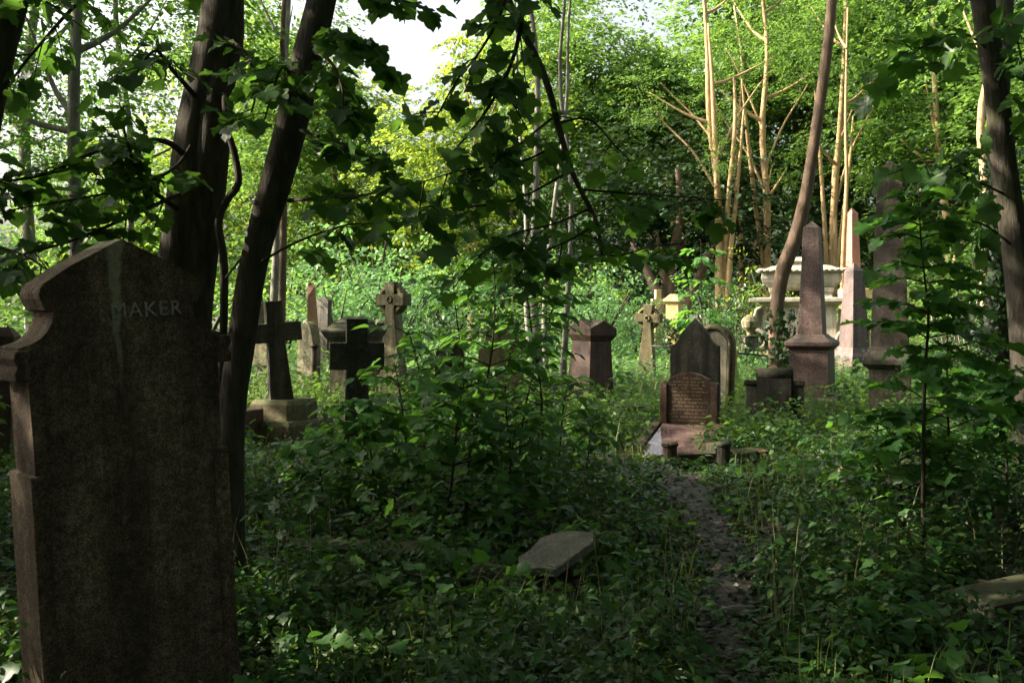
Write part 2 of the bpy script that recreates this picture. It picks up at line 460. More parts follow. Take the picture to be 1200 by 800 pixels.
def blob_sprays(rng, blobs, per, L, Mn, leaf, **kw):
    B = []; D = []
    for c, r in blobs:
        c = np.asarray(c, float); r = np.asarray(r, float) * np.ones(3)
        k = max(3, int(per * (r.mean() ** 2)))
        u = nrm(rng.normal(0, 1, (k, 3)))
        rad = rng.uniform(.25, 1, (k, 1)) ** .5
        B.append(c + u * rad * r)
        d = u.copy(); d[:, 2] = d[:, 2] * .45 - .05
        D.append(nrm(d + rng.normal(0, .35, (k, 3)) * np.array((1, 1, .5))))
    B = np.vstack(B); D = np.vstack(D)
    return spray_leaves(rng, B, D, L * rng.uniform(.6, 1.3, len(B)), Mn, leaf, **kw)

# ------------------------------------------------------------------ the setting: ground, path
rng = np.random.default_rng(5)
PATH = spline([(.75, 1.0), (.92, 3.4), (1.0, 4.4), (1.22, 5.6), (1.42, 6.9), (1.55, 8.2), (1.62, 9.6)], 60)
def path_dist(x, y):
    d = np.full(np.shape(x), 9.0)
    for px, py in PATH: d = np.minimum(d, np.hypot(x - px, y - py))
    return d
def ground_z(x, y):
    x = np.asarray(x, float); y = np.asarray(y, float)
    z = .05 * np.sin(x * .9 + 1) * np.sin(y * .7) + .03 * np.sin(x * 2.3 + y * 1.7)
    far = np.clip((np.hypot(x, y) - 60) / 60, 0, 1)
    z = z * (1 - far)
    return z - .03
def gz(x, y): return float(ground_z(x, y))

gx = np.concatenate([[-600, -300, -150, -80, -50], np.arange(-36, 36.1, .6), [50, 80, 150, 300, 600]])
gy = np.concatenate([[-400, -150, -60, -30], np.arange(-15, 60.1, .6), [80, 120, 200, 400, 900]])
X, Y = np.meshgrid(gx, gy)
V = np.stack([X, Y, ground_z(X, Y)], -1).reshape(-1, 3)
nx, ny = len(gx), len(gy)
i = (np.arange(ny - 1)[:, None] * nx + np.arange(nx - 1)[None])
Q = np.stack([i, i + 1, i + nx + 1, i + nx], -1).reshape(-1, 4)
g = link('ground', mesh_np('ground', V, [Q]), M['soil'], smooth=True, kind='structure')
g['label'] = 'dark earth floor of the overgrown cemetery'

tn = nrm(np.gradient(PATH, axis=0)); pn = np.stack([tn[:, 1], -tn[:, 0]], -1)
prof = np.linspace(-1, 1, 9)
hw = .2 + .06 * np.sin(np.arange(60) * .7)
PV = PATH[:, None] + pn[:, None] * (prof[None, :] * hw[:, None])[..., None]
zz = ground_z(PV[..., 0], PV[..., 1]) + .03 - .022 * np.abs(prof)[None] ** 3 + rng.normal(0, .006, PV.shape[:2])
PV = np.concatenate([PV, zz[..., None]], -1).reshape(-1, 3)
i = (np.arange(59)[:, None] * 9 + np.arange(8)[None])
Q = np.stack([i, i + 1, i + 10, i + 9], -1).reshape(-1, 4)
o = link('path', mesh_np('path', PV, [Q]), M['mud'], smooth=True, kind='structure')
o['label'] = 'narrow muddy path trodden through the undergrowth'

# ------------------------------------------------------------------ gravestones and monuments
def R(*deg): return tuple(math.radians(a) for a in deg)

# --- large headstone, left foreground
t = thing('headstone', 'large dark peaked headstone with notched shoulders filling the left foreground', 'headstone', (wx(157, 3.9), 3.95, -.02), R(0, -3.4, 43))
def arc(cx, cz, r, a0, a1, n=8):
    return [(cx + r * math.cos(math.radians(a0 + (a1 - a0) * k / n)), cz + r * math.sin(math.radians(a0 + (a1 - a0) * k / n))) for k in range(n + 1)]
hp = [(0, 1.90), (.20, 1.80), (.285, 1.745)] + arc(.255, 1.70, .055, 50, -35, 4) + [(.29, 1.645), (.265, 1.635)] + arc(.385, 1.64, .12, 180, 262, 8) + [(.39, 1.515), (.395, 1.45)]
right = hp + [(.38, 1.435), (.365, 1.40), (.36, 1.05), (.345, 1.04), (.345, 0)]
outl = right + [(-x, z) for x, z in right[::-1] if x > 0]
link('slab', prism('slab', outl, -.11, .11, .012), M['stone_big'], t)
for sx in (-1, 1):
    mp = [(.0, 0), (.07, 0), (.075, .03), (.06, .05), (.075, .075), (.065, .1), (0, .1)]
    me = prism('shoulder_moulding', [(sx * (.36 + x * .75), 1.395 + z * 1.1) for x, z in mp], -.135, .135, .006)
    link('shoulder_moulding', me, M['stone_big'], t)
    link('side_pilaster', box('side_pilaster', sx * .352 - .03, sx * .352 + .03, -.125, .125, 0, 1.05, .008), M['stone_big'], t)
fc = bpy.data.curves.new('txt', 'FONT'); fc.body = 'MAKER'; fc.size = .082; fc.extrude = .003; fc.space_character = 1.12; fc.resolution_u = 3
to = bpy.data.objects.new('txt', fc); C.objects.link(to)
bpy.context.view_layer.update()
me = bpy.data.meshes.new_from_object(to.evaluated_get(bpy.context.evaluated_depsgraph_get()))
bpy.data.objects.remove(to)
me.materials.clear()
me.transform(Matrix.Translation((-.06, -.1125, 1.60)) @ Matrix.Rotation(math.radians(90), 4, 'X'))
link('inscription', me, M['letter'], t, label='remaining raised pale capital letters reading MAKER')

# --- latin cross on stepped base
d = 12.7
t = thing('stone_cross', 'brown stone cross leaning on a two step mossy base behind the dark tree trunk', 'cross', (wx(333, d), d, 0), R(0, 0, -27))
def cross_prof(hwid, top, arm0, arm1, ah, bot, bw):
    return [(-bw, bot), (bw, bot), (hwid, arm0), (ah, arm0), (ah, arm1), (hwid, arm1), (hwid, top), (-hwid, top), (-hwid, arm1), (-ah, arm1), (-ah, arm0), (-hwid, arm0)]
me = prism('shaft', cross_prof(.105, 1.74, 1.22, 1.46, .32, .44, .15), -.1, .1, .012)
me.transform(Matrix.Rotation(math.radians(50), 4, 'Z') @ Matrix.Rotation(math.radians(-5), 4, 'Y'))
link('cross_shaft', me, M['stone_cross'], t)
link('upper_step', loft('s', [(.3, .3, .235), (.3, .3, .44), (.26, .26, .49)], .015), M['stone_moss'], t)
link('lower_step', loft('s', [(.45, .45, -.06), (.45, .45, .2), (.42, .42, .238)], .015, .006), M['stone_moss'], t)

# kerb block with rounded cap at the far left
d = 12.2
t = thing('kerb_block', 'reddish kerb block with a rounded top beside the leaning brown cross', 'kerb', (wx(284, d), d, 0), R(0, 0, -15))
link('block', box('b', -.2, .16, -.22, .22, -.06, .40, .015, .006), M['granite_brown'], t)
mb = MB(); pp = np.array([(-.14, 0, .43), (-.12, 0, .44), (.02, 0, .44), (.04, 0, .43)]); mb.tube(pp, [.03, .085, .085, .03], 12)
link('rounded_cap', mb.mesh('cap'), M['granite_rose'], t, smooth=True)

# --- dark cross, nearer
d = 10.0
t = thing('stone_cross', 'nearly black plain stone cross standing in front of a capped pedestal', 'cross', (wx(418, d), d, 0), R(0, 0, 12))
link('cross_shaft', prism('c', cross_prof(.105, 1.53, 1.02, 1.29, .27, .26, .135), -.09, .09, .01), M['stone_black'], t)
link('base_step', loft('s', [(.34, .3, -.06), (.34, .3, .22), (.3, .26, .27)], .015), M['stone_black'], t)

# --- capped pedestal behind it
d = 16.0
t = thing('capped_pedestal', 'square pedestal with a dark overhanging pyramid cap behind the black cross', 'monument', (wx(415, d), d, 0), R(0, 0, -20))
link('plinth', loft('p', [(.46, .46, -.06), (.46, .46, .14), (.38, .38, .17), (.38, .38, .27), (.34, .34, .3)], .012), M['stone_black'], t)
link('pedestal_body', loft('p', [(.29, .29, .29), (.275, .275, 1.09)], .012), M['stone_lichen'], t)
link('cap', loft('p', [(.28, .28, 1.085), (.31, .31, 1.15), (.35, .35, 1.2), (.385, .385, 1.28), (.385, .385, 1.31), (.25, .25, 1.4), (.25, .25, 1.43), (.1, .1, 1.52)], .008), M['stone_dark'], t)

# --- wheel-head (celtic) crosses
def wheel_cross(t, zc, r, sw, bw, depth, mat, bot=.3):
    a = r * .34
    arm = r * 1.12
    pr = [(-bw, bot), (bw, bot), (a, zc - r * .75), (a, zc - a), (arm, zc - a * 1.15), (arm, zc + a * 1.15), (a, zc + a), (a * 1.2, zc + arm), (-a * 1.2, zc + arm), (-a, zc + a), (-arm, zc + a * 1.15), (-arm, zc - a * 1.15), (-a, zc - a), (-a, zc - r * .75)]
    link('cross_shaft', prism('c', pr, -depth / 2, depth / 2, .012), mat, t)
    n = 40
    an = np.linspace(0, 2 * np.pi, n, endpoint=False)
    ri, ro = r * .72, r * .98
    dd = depth * .36
    rings = [(ri, -dd), (ro, -dd), (ro, dd), (ri, dd)]
    V = np.vstack([np.stack([np.cos(an) * q, np.full(n, y), zc + np.sin(an) * q], -1) for q, y in rings])
    k = np.arange(n); k2 = (k + 1) % n
    Q = np.vstack([np.stack([a_ * n + k, a_ * n + k2, b_ * n + k2, b_ * n + k], -1) for a_, b_ in ((0, 1), (1, 2), (2, 3), (3, 0))])
    link('wheel_ring', mesh_np('ring', V, [Q]), mat, t)
    mb = MB()
    pts = np.array([(math.cos(q) * r * .2, -depth / 2 - .005, zc + math.sin(q) * r * .2) for q in np.linspace(0, 2 * math.pi, 13)])
    mb.tube(pts, .02, 6, cap=False)
    link('boss', mb.mesh('boss'), mat, t)
d = 17.0
t = thing('wheel_cross', 'mottled wheel head cross taller than its neighbours against the bright bushes', 'cross', (wx(461, d), d, 0), R(0, 0, -32))
wheel_cross(t, 1.80, .27, .15, .24, .22, M['stone_lichen'], .34)
link('plinth', loft('p', [(.5, .4, -.06), (.45, .36, .36)], .015), M['stone_moss'], t)
d = 21.0
t = thing('wheel_cross', 'mossy wheel head cross smothered in tall grass left of the dark pointed headstone', 'cross', (wx(757, d), d, 0), R(2, 3, -25))
wheel_cross(t, 1.47, .25, .12, .2, .2, M['stone_moss'], .2)
link('plinth', loft('p', [(.4, .35, -.06), (.36, .32, .24)], .015), M['stone_moss'], t)

# --- gothic headstone turned to the left
def gothic(hw, top, sh, n=7):
    pr = [(-hw, -.06), (hw, -.06), (hw, sh)]
    for k in range(1, n + 1):
        a = k / n
        pr.append((hw * (1 - a ** 1.5), sh + (top - sh) * math.sin(a * math.pi / 2) ** .95))
    return pr + [(-x, z) for x, z in pr[-2:1:-1]]
d = 18.0
t = thing('headstone', 'yellow lichened gothic arch headstone turned aside right of the brown cross', 'headstone', (wx(361, d), d, 0), R(0, 2, -48))
link('slab', prism('s', gothic(.27, 1.42, .98), -.085, .085, .015), M['stone_lichen'], t)
mb = MB(); mb.tube(np.array([(.285, -.06, .25), (.285, -.06, .98)]), .05, 8); mb.tube(np.array([(.285, -.06, .97), (.285, -.06, 1.03)]), .075, 8)
link('corner_column', mb.mesh('col'), M['granite_brown'], t)
link('plinth', box('p', -.42, .42, -.22, .22, -.06, .24, .015), M['stone_cross'], t)

d = 20.0
t = thing('headstone', 'small yellow leaning headstone glimpsed between the brown cross and the trunk', 'headstone', (wx(304, d), d, 0), R(-5, -4, -20))
link('slab', prism('s', gothic(.24, 1.12, .9), -.08, .08, .012), M['stone_lichen'], t)
link('plinth', box('p', -.32, .32, -.16, .16, -.08, .12, .012), M['stone_moss'], t)

def obelisk(t, mat, s0, s1, z0, z1, tip, base):
    link('shaft', loft('o', [(s0, s0, z0), (s1, s1, z1), (.006, .006, tip)], .006), mat, t)
    for nm, secs in base:
        link(nm, loft('o', secs, .012), mat, t)
d = 24.0
t = thing('obelisk', 'slim grey obelisk rising behind the brown cross beside the trunk', 'obelisk', (wx(301, d), d, 0), R(0, 0, 20))
obelisk(t, M['granite_grey'], .2, .13, .6, 1.95, 2.12, [('pedestal', [(.3, .3, -.06), (.3, .3, .5), (.26, .26, .6)])])
d = 24.0
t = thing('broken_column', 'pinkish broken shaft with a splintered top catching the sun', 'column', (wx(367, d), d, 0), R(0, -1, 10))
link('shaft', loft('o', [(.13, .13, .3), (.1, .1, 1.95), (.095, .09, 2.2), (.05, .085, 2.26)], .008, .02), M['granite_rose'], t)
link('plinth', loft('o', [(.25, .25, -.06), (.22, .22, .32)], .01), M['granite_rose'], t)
d = 25.0
t = thing('headstone', 'small slate grey upright slab right of the pinkish broken shaft', 'headstone', (wx(378, d), d, 0), R(0, 2, -35))
link('slab', prism('s', [(-.2, .3), (.2, .3), (.2, 1.9), (.06, 1.98), (-.2, 1.93)], -.07, .07, .012), M['stone_dark'], t)
link('plinth', box('p', -.3, .3, -.18, .18, -.08, .31, .012), M['stone_dark'], t)
d = 19.5
t = thing('gate_post', 'pale flat topped stone post just left of the tall wheel head cross', 'post', (wx(449, d), d, 0), R(0, 0, 15))
link('post_shaft', loft('o', [(.13, .13, -.06), (.12, .12, 1.3)], .01), M['stone_cross'], t)
link('post_cap', loft('o', [(.15, .15, 1.3), (.15, .15, 1.38), (.09, .09, 1.43)], .01), M['stone_cross'], t)

# --- stones hidden in the saplings
d = 14.0
t = thing('headstone', 'brown round topped headstone half hidden by leaves right of the wheel head cross', 'headstone', (wx(529, d), d, 0), R(3, -2, 10))
link('slab', prism('s', [(-.2, -.06), (.2, -.06), (.2, 1.0)] + arc(0, 1.0, .2, 0, 180, 10)[1:], -.08, .08, .012), M['stone_cross'], t)
link('plinth', box('p', -.28, .28, -.16, .16, -.08, .18, .012), M['stone_lichen'], t)
d = 13.2
t = thing('headstone', 'broad dark mossy headstone screened by the saplings in the middle', 'headstone', (wx(584, d), d, 0), R(-2, 2, -10))
link('slab', prism('s', [(-.3, -.06), (.3, -.06), (.3, 1.15), (.22, 1.2), (.2, 1.36), (0, 1.46), (-.2, 1.36), (-.22, 1.2), (-.3, 1.15)], -.09, .09, .015), M['stone_moss'], t)
link('plinth', box('p', -.4, .4, -.2, .2, -.08, .22, .012), M['stone_moss'], t)

# --- gabled pedestal
d = 17.0
t = thing('gabled_pedestal', 'dark red brown tapering pedestal with a four gabled cap set corner on', 'monument', (wx(691, d), d, 0), R(1, 1.5, 38))
link('body', loft('o', [(.29, .29, .16), (.235, .235, 1.13)], .012), M['granite_brown'], t)
link('plinth', loft('o', [(.36, .36, -.06), (.36, .36, .14), (.31, .31, .18)], .012), M['stone_cross'], t)
hs, zb, zc_, zp = .30, 1.2, 1.32, 1.46
bm = bmesh.new()
lo = [bm.verts.new((sx * .24, sy * .24, 1.1)) for sx, sy in ((-1, -1), (1, -1), (1, 1), (-1, 1))]
l2 = [bm.verts.new((sx * hs, sy * hs, zb)) for sx, sy in ((-1, -1), (1, -1), (1, 1), (-1, 1))]
co4 = [bm.verts.new((sx * hs, sy * hs, zc_)) for sx, sy in ((-1, -1), (1, -1), (1, 1), (-1, 1))]
mids = [bm.verts.new(c) for c in ((0, -hs, zp), (hs, 0, zp), (0, hs, zp), (-hs, 0, zp))]
ctr = bm.verts.new((0, 0, zp + .005))
bm.faces.new(lo[::-1])
for k in range(4):
    k2 = (k + 1) % 4
    bm.faces.new((lo[k], lo[k2], l2[k2], l2[k]))
    bm.faces.new((l2[k], l2[k2], co4[k2], mids[k], co4[k]))
    bm.faces.new((co4[k], mids[k], ctr))
    bm.faces.new((mids[k], co4[k2], ctr))
bevel_all(bm, .008, 1)
link('gabled_cap', bm_mesh('cap', bm), M['granite_brown'], t)

# loose kerbs near it
d = 14.2
t = thing('grave_kerb', 'dark low broken kerb stones between the gabled pedestal and the polished grave', 'kerb', (wx(722, d), d, 0), R(0, 0, -18))
link('kerb_stone', box('k', -.45, .1, -.08, .08, -.06, .2, .015, .01), M['stone_dark'], t)
link('kerb_stone', box('k', .13, .42, -.1, .1, -.06, .28, .015, .01), M['stone_dark'], t)

# --- polished grave with brown headstone
gx0, gy0, gt = wx(808, 12.6), 12.6, -20
t = thing('headstone', 'brown granite headstone with shallow arched top and rows of worn gilt lettering', 'headstone', (gx0, gy0, 0), R(-3, 0, gt))
hp = [(-.37, .04), (.37, .04), (.37, .72), (.27, .735)] + arc(0, .29, .59, 62.5, 117.5, 12) + [(-.27, .735), (-.37, .72)]
hp = [(-.37, .04), (.37, .04), (.37, .70), (.26, .712), (.26, .745)] + [(.26 - .52 * k / 10, .745 + .085 * math.sin(math.pi * k / 10)) for k in range(1, 10)] + [(-.26, .745), (-.26, .712), (-.37, .70)]
link('slab', prism('s', hp, -.075, .075, .01), M['granite_brown'], t)
for sx in (-1, 1):
    link('side_pilaster', box('p', sx * .318 - .042, sx * .318 + .042, -.095, -.072, .05, .685, .006), M['granite_brown'], t)
link('base', box('b', -.44, .44, -.13, .13, -.06, .045, .01), M['granite_brown'], t)
mb = MB()
lr = np.random.default_rng(9)
rows = [(.30, .745), (.40, .70), (.46, .66), (.36, .62), (.44, .575), (.42, .53), (.34, .485), (.46, .44), (.4, .395), (.44, .35), (.46, .305), (.4, .26), (.46, .215)]
for wd, z in rows:
    x = -wd / 2
    while x < wd / 2:
        cw = lr.uniform(.012, .022); ch = .022
        if lr.random() > .16:
            for a_, b_, c_, d_ in ((0, .004, 0, ch), (cw - .005, cw - .001, 0, ch * lr.uniform(.5, 1)), (0, cw, lr.uniform(0, ch * .8), None)):
                if lr.random() < .75:
                    z0 = z + c_; z1 = z + d_ if d_ else z0 + .004
                    mb.add([(x + a_, -.0765, z0), (x + b_, -.0765, z0), (x + b_, -.0765, z1), (x + a_, -.0765, z1)], quads=[(0, 1, 2, 3)])
        x += cw + .006
link('inscription', mb.mesh('ins'), M['gold'], t, kind='stuff', label='rows of worn gilt lettering too small to read')
link_rot = Matrix.Rotation(math.radians(gt), 4, 'Z')
t = thing('ledger_slab', 'polished brown ledger slab lying before the arched headstone reflecting the sky', 'grave slab', (gx0, gy0, 0), R(0, 0, gt))
me = box('l', -.31, .31, -1.72, -.16, -.055, .0, .006)
me.transform(Matrix.Translation((0, -.9, .075)) @ Matrix.Rotation(math.radians(9.2), 4, 'X') @ Matrix.Translation((0, .9, 0)))
link('slab', me, M['granite_polish'], t)
for sx in (-1, 1):
    me = box('k', sx * .39 - .06, sx * .39 + .06, -1.75, -.14, -.14, .02, .012)
    me.transform(Matrix.Translation((0, -.9, .075)) @ Matrix.Rotation(math.radians(9.2), 4, 'X') @ Matrix.Translation((0, .9, 0)))
    link('kerb_stone', me, M['granite_brown'], t)
link('kerb_stone', box('k', -.46, .46, -1.92, -1.78, -.1, .03, .015), M['granite_brown'], t)

def round_post(name, label, px, d, h, r, mat):
    t = thing(name, label, 'kerb post', (wx(px, d), d, 0), (0, 0, .3))
    link('post_shaft', loft('o', [(r * .95, r * .95, -.06), (r * .9, r * .9, h * .72)], .006, n=12), mat, t)
    link('post_cap', loft('o', [(r * .9, r * .9, h * .72), (r * 1.08, r * 1.08, h * .78), (r * 1.08, r * 1.08, h * .9), (r * .8, r * .8, h * .97), (r * .4, r * .4, h)], .006, n=12), mat, t)
round_post('kerb_post', 'dark round capped kerb post at the front corner of the polished slab', 785, 10.55, .23, .085, M['granite_brown'])
round_post('kerb_post', 'dark round capped kerb post right of the polished slab among leaves', 848, 10.75, .2, .08, M['stone_dark'])
d = 10.6
t = thing('grave_kerb', 'low brown kerb between the two dark capped kerb posts', 'kerb', (wx(817, d), d, 0), R(0, 0, 6))
link('kerb_stone', box('k', -.2, .19, -.055, .055, -.06, .1, .012, .004), M['granite_brown'], t)
d = 11.6
t = thing('grave_kerb', 'thin pale kerb running back to the scroll topped headstone', 'kerb', (wx(857, d), d, 0), R(0, 0, 50))
link('kerb_stone', box('k', -.5, .5, -.05, .05, -.06, .11, .012, .004), M['stone_cross'], t)
d = 10.9
t = thing('stone_block', 'small broken flat brown block right of the kerb posts', 'stone', (wx(876, d), d, 0), R(4, -3, 20))
link('block', box('k', -.16, .09, -.1, .1, -.06, .085, .015, .012), M['stone_cross'], t)
link('chipped_block', box('k', .12, .26, -.06, .1, -.06, .06, .015, .012), M['granite_brown'], t)

# --- dark pointed headstone, arched pale headstone
d = 14.2
t = thing('headstone', 'dark stained headstone with sharp pointed top directly behind the lettered headstone', 'headstone', (wx(815, d), d, 0), R(1, 0, -20))
rp = [(0, 1.5), (.16, 1.33), (.2, 1.27), (.215, 1.22), (.25, 1.165), (.3, 1.13), (.345, 1.115), (.345, -.06)]
link('slab', prism('s', rp + [(-x, z) for x, z in rp[::-1] if x > 0], -.09, .09, .012), M['stone_dark'], t)
link('plinth', box('p', -.42, .42, -.18, .18, -.08, .2, .012), M['stone_dark'], t)
d = 15.2
t = thing('headstone', 'pale round arched headstone with thick rim peeping behind the dark pointed one', 'headstone', (wx(835, d), d, 0), R(0, 2, -30))
ro = [(-.3, -.06), (.3, -.06), (.3, 1.1)] + arc(0, 1.1, .3, 0, 180, 16)[1:]
link('slab', prism('s', ro, -.05, .1, .012), M['stone_lichen'], t)
ri = [(-.21, .1), (.21, .1), (.21, 1.09)] + arc(0, 1.09, .21, 0, 180, 16)[1:]
link('inset_panel', prism('s', ri, -.058, -.02, .004), M['stone_pale'], t)
mb = MB()
mb.tube(np.array([(.265, -.06, -.05), (.265, -.06, 1.1)] + [(x, -.06, z) for x, z in arc(0, 1.1, .265, 0, 180, 16)[1:]] + [(-.265, -.06, -.05)]), .045, 8)
link('rim_moulding', mb.mesh('rim'), M['stone_lichen'], t, smooth=True)

d = 19.0
t = thing('gate_post', 'short sunlit sandstone post behind the pale arched headstone', 'post', (wx(857, d), d, 0), R(0, 0, 20))
link('post_shaft', loft('o', [(.09, .09, -.06), (.08, .08, .76)], .01), M['stone_yellow'], t)
link('post_cap', loft('o', [(.105, .105, .76), (.105, .105, .86), (.05, .05, .95)], .01), M['stone_yellow'], t)

# iron rail
d = 19.6
t = thing('iron_rail', 'thin black iron rail behind the headstones on low posts', 'railing', (wx(790, d), d, 0))
mb = MB(); mb.tube(np.array([(-.45, 0, .92), (.6, 0, .84), (1.9, .05, .72), (2.6, .1, .71)]), .022, 6)
link('rail_bar', mb.mesh('rail'), M['iron'], t)
for x, h in ((.45, .85), (2.55, .71)):
    mb = MB(); mb.tube(np.array([(x, .02, -.1), (x, .02, h)]), .02, 6); link('rail_post', mb.mesh('rp'), M['iron'], t)

# --- scroll topped headstone
d = 13.3
t = thing('headstone', 'squat grey headstone with a rolled scroll top and flanking shoulder blocks', 'headstone', (wx(908, d), d, 0), R(-3, 0, -17))
link('slab', prism('s', [(-.225, -.06), (.225, -.06), (.225, .78), (-.225, .78)], -.12, .06, .015), M['stone_dark'], t)
mb = MB(); mb.tube(np.array([(-.24, -.045, .76), (-.235, -.045, .76), (.235, -.045, .76), (.24, -.045, .76)]), [.05, .09, .09, .05], 14)
link('scroll_roll', mb.mesh('roll'), M['stone_dark'], t, smooth=True)
for sx in (-1, 1):
    link('shoulder_block', box('sb', sx * .3 - .072, sx * .3 + .072, -.08, .08, -.06, .62, .012), M['stone_dark'], t)
    link('shoulder_cap', box('sb', sx * .3 - .095, sx * .3 + .088, -.105, .105, .62, .68, .012), M['stone_dark'], t)
link('base', box('b', -.46, .46, -.2, .15, -.08, .1, .015), M['stone_dark'], t)

# --- main obelisk
d = 15.0
t = thing('obelisk', 'dark pink granite obelisk on a tall square pedestal beside the crooked tree', 'obelisk', (wx(952, d), d, 0), R(0, 0, -27))
obelisk(t, M['granite_pink'], .182, .112, 1.25, 2.86, 2.96, [
    ('pedestal', [(.29, .29, .33), (.28, .28, 1.03)]),
    ('cornice', [(.28, .28, 1.02), (.30, .30, 1.05), (.345, .345, 1.09), (.345, .345, 1.15), (.24, .24, 1.22), (.2, .2, 1.262)]),
    ('plinth', [(.36, .36, -.06), (.36, .36, .27), (.31, .31, .335)])])
# --- large grey obelisk at right
d = 13.0
t = thing('obelisk', 'massive grey brown obelisk half veiled by the right hand sapling', 'obelisk', (wx(1043, d), d, 0), R(0, 0, -22))
obelisk(t, M['granite_grey'], .235, .15, 1.13, 3.4, 3.58, [
    ('pedestal', [(.255, .255, .1), (.255, .255, .86)]),
    ('cornice', [(.25, .25, .85), (.33, .33, .92), (.33, .33, .98), (.26, .26, 1.1), (.25, .25, 1.14)]),
    ('plinth', [(.36, .36, -.06), (.36, .36, .12)])])
# --- two obelisks behind
d = 22.0
t = thing('obelisk', 'short blunt pink obelisk between the dark obelisk and the massive grey one', 'obelisk', (wx(1001, d), d, 0), R(0, 0, 22))
obelisk(t, M['granite_pink'], .235, .145, .8, 2.5, 2.68, [('pedestal', [(.36, .36, -.06), (.36, .36, .62), (.29, .29, .72), (.27, .27, .81)])])
d = 34.0
t = thing('obelisk', 'tall slender rose red obelisk far behind the short blunt one', 'obelisk', (wx(998, d), d, 0), R(0, 0, 30))
obelisk(t, M['granite_rose'], .27, .15, 1.2, 4.95, 5.15, [('pedestal', [(.45, .45, -.06), (.42, .42, 1.1), (.3, .3, 1.22)])])

# --- small sandstone cross and capped box pedestal
d = 30.0
t = thing('stone_cross', 'tiny sunlit sandstone cross standing far off before the dark yew', 'cross', (wx(771, d), d, 0), R(0, 0, 10))
link('cross_shaft', prism('c', cross_prof(.085, 2.26, 1.8, 1.98, .2, .5, .12), -.08, .08, .01), M['stone_yellow'], t)
link('plinth', loft('p', [(.3, .3, -.06), (.28, .28, .52)], .012), M['stone_pale'], t)
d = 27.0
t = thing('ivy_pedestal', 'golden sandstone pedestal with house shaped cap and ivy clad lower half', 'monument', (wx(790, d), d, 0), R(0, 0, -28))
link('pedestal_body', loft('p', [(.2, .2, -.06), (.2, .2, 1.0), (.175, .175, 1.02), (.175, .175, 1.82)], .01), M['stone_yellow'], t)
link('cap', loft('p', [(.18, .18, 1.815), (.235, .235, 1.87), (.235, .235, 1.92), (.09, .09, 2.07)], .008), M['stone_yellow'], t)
r_ = np.random.default_rng(31)
n = 700
th = r_.uniform(0, 6.28, n); z = r_.uniform(-.05, 1.42, n); rr = .24 + r_.uniform(0, .1, n)
pos = np.stack([np.cos(th) * rr, np.sin(th) * rr, z], -1); out_ = np.stack([np.cos(th), np.sin(th), np.zeros(n)], -1)
link('ivy', leaf_mesh('ivy', IVY, pos, np.array((0, 0, -1.)) + r_.normal(0, .35, (n, 3)), out_ + r_.normal(0, .3, (n, 3)), .1), M['leaf_ivy'], t, kind='stuff')

# --- sarcophagus monument
d = 28.0
t = thing('sarcophagus_monument', 'ornate pale sarcophagus with tiled lid on a scroll bracketed base behind the obelisk', 'monument', (wx(947, d), d + .6, 0), R(0, 0, -18))
P = M['stone_pale']
link('plinth', loft('p', [(1.75, 1.1, -.06), (1.75, 1.1, .3), (1.65, 1.0, .36)], .015), P, t)
link('pedestal_block', loft('p', [(.95, .55, .35), (.95, .55, 1.75)], .015), P, t)
link('cornice', loft('p', [(.97, .57, 1.74), (1.1, .7, 1.84), (1.42, .8, 1.88), (1.42, .8, 1.97), (1.2, .72, 2.0)], .01), P, t)
link('coffin_tub', loft('p', [(.72, .36, 2.2), (.9, .46, 2.28), (1.06, .54, 2.42), (1.1, .57, 2.55), (1.08, .55, 2.7)], .012), P, t)
for sx in (-1, 1):
    for sy in (-1, 1):
        me = loft('foot', [(.14, .14, 1.99), (.11, .11, 2.08), (.16, .15, 2.16), (.18, .16, 2.27)], .02)
        me.transform(Matrix.Translation((sx * .72, sy * .36, 0)))
        link('foot', me, P, t)
link('lid', loft('p', [(1.1, .57, 2.695), (1.14, .6, 2.75), (.8, .36, 2.9), (.62, .27, 2.92)], .008), P, t)
link('lid_upper_tier', loft('p', [(.5, .2, 2.91), (.5, .2, 3.0), (.58, .27, 3.02), (.58, .27, 3.06), (.35, .1, 3.16)], .01), P, t)
# scalloped tiles round the lid edge
tm = None
def tile_at(x, y, rz):
    global tm
    if tm is None:
        pr = [(-.075, .0), (-.075, -.2), (-.05, -.245), (0, -.26), (.05, -.245), (.075, -.2), (.075, .0)]
        bm = bmesh.new(); vs = [bm.verts.new((a, b, 0)) for a, b in pr]; f = bm.faces.new(vs)
        r = bmesh.ops.extrude_face_region(bm, geom=[f])
        for v in [q for q in r['geom'] if isinstance(q, bmesh.types.BMVert)]: v.co.z = .035
        bmesh.ops.recalc_face_normals(bm, faces=bm.faces)
        tm = bm_mesh('tile', bm); tm.materials.append(P)
    o = bpy.data.objects.new('tile', tm); C.objects.link(o); o.parent = t
    o.location = (x, y, 2.80); o.rotation_euler = (math.radians(14), 0, rz)
for k in range(15):
    x = -1.12 + k * .16
    tile_at(x, -.45, 0); tile_at(x, .45, math.pi)
for k in range(7):
    y = -.48 + k * .16
    tile_at(-1.0, y, -math.pi / 2); tile_at(1.0, y, math.pi / 2)
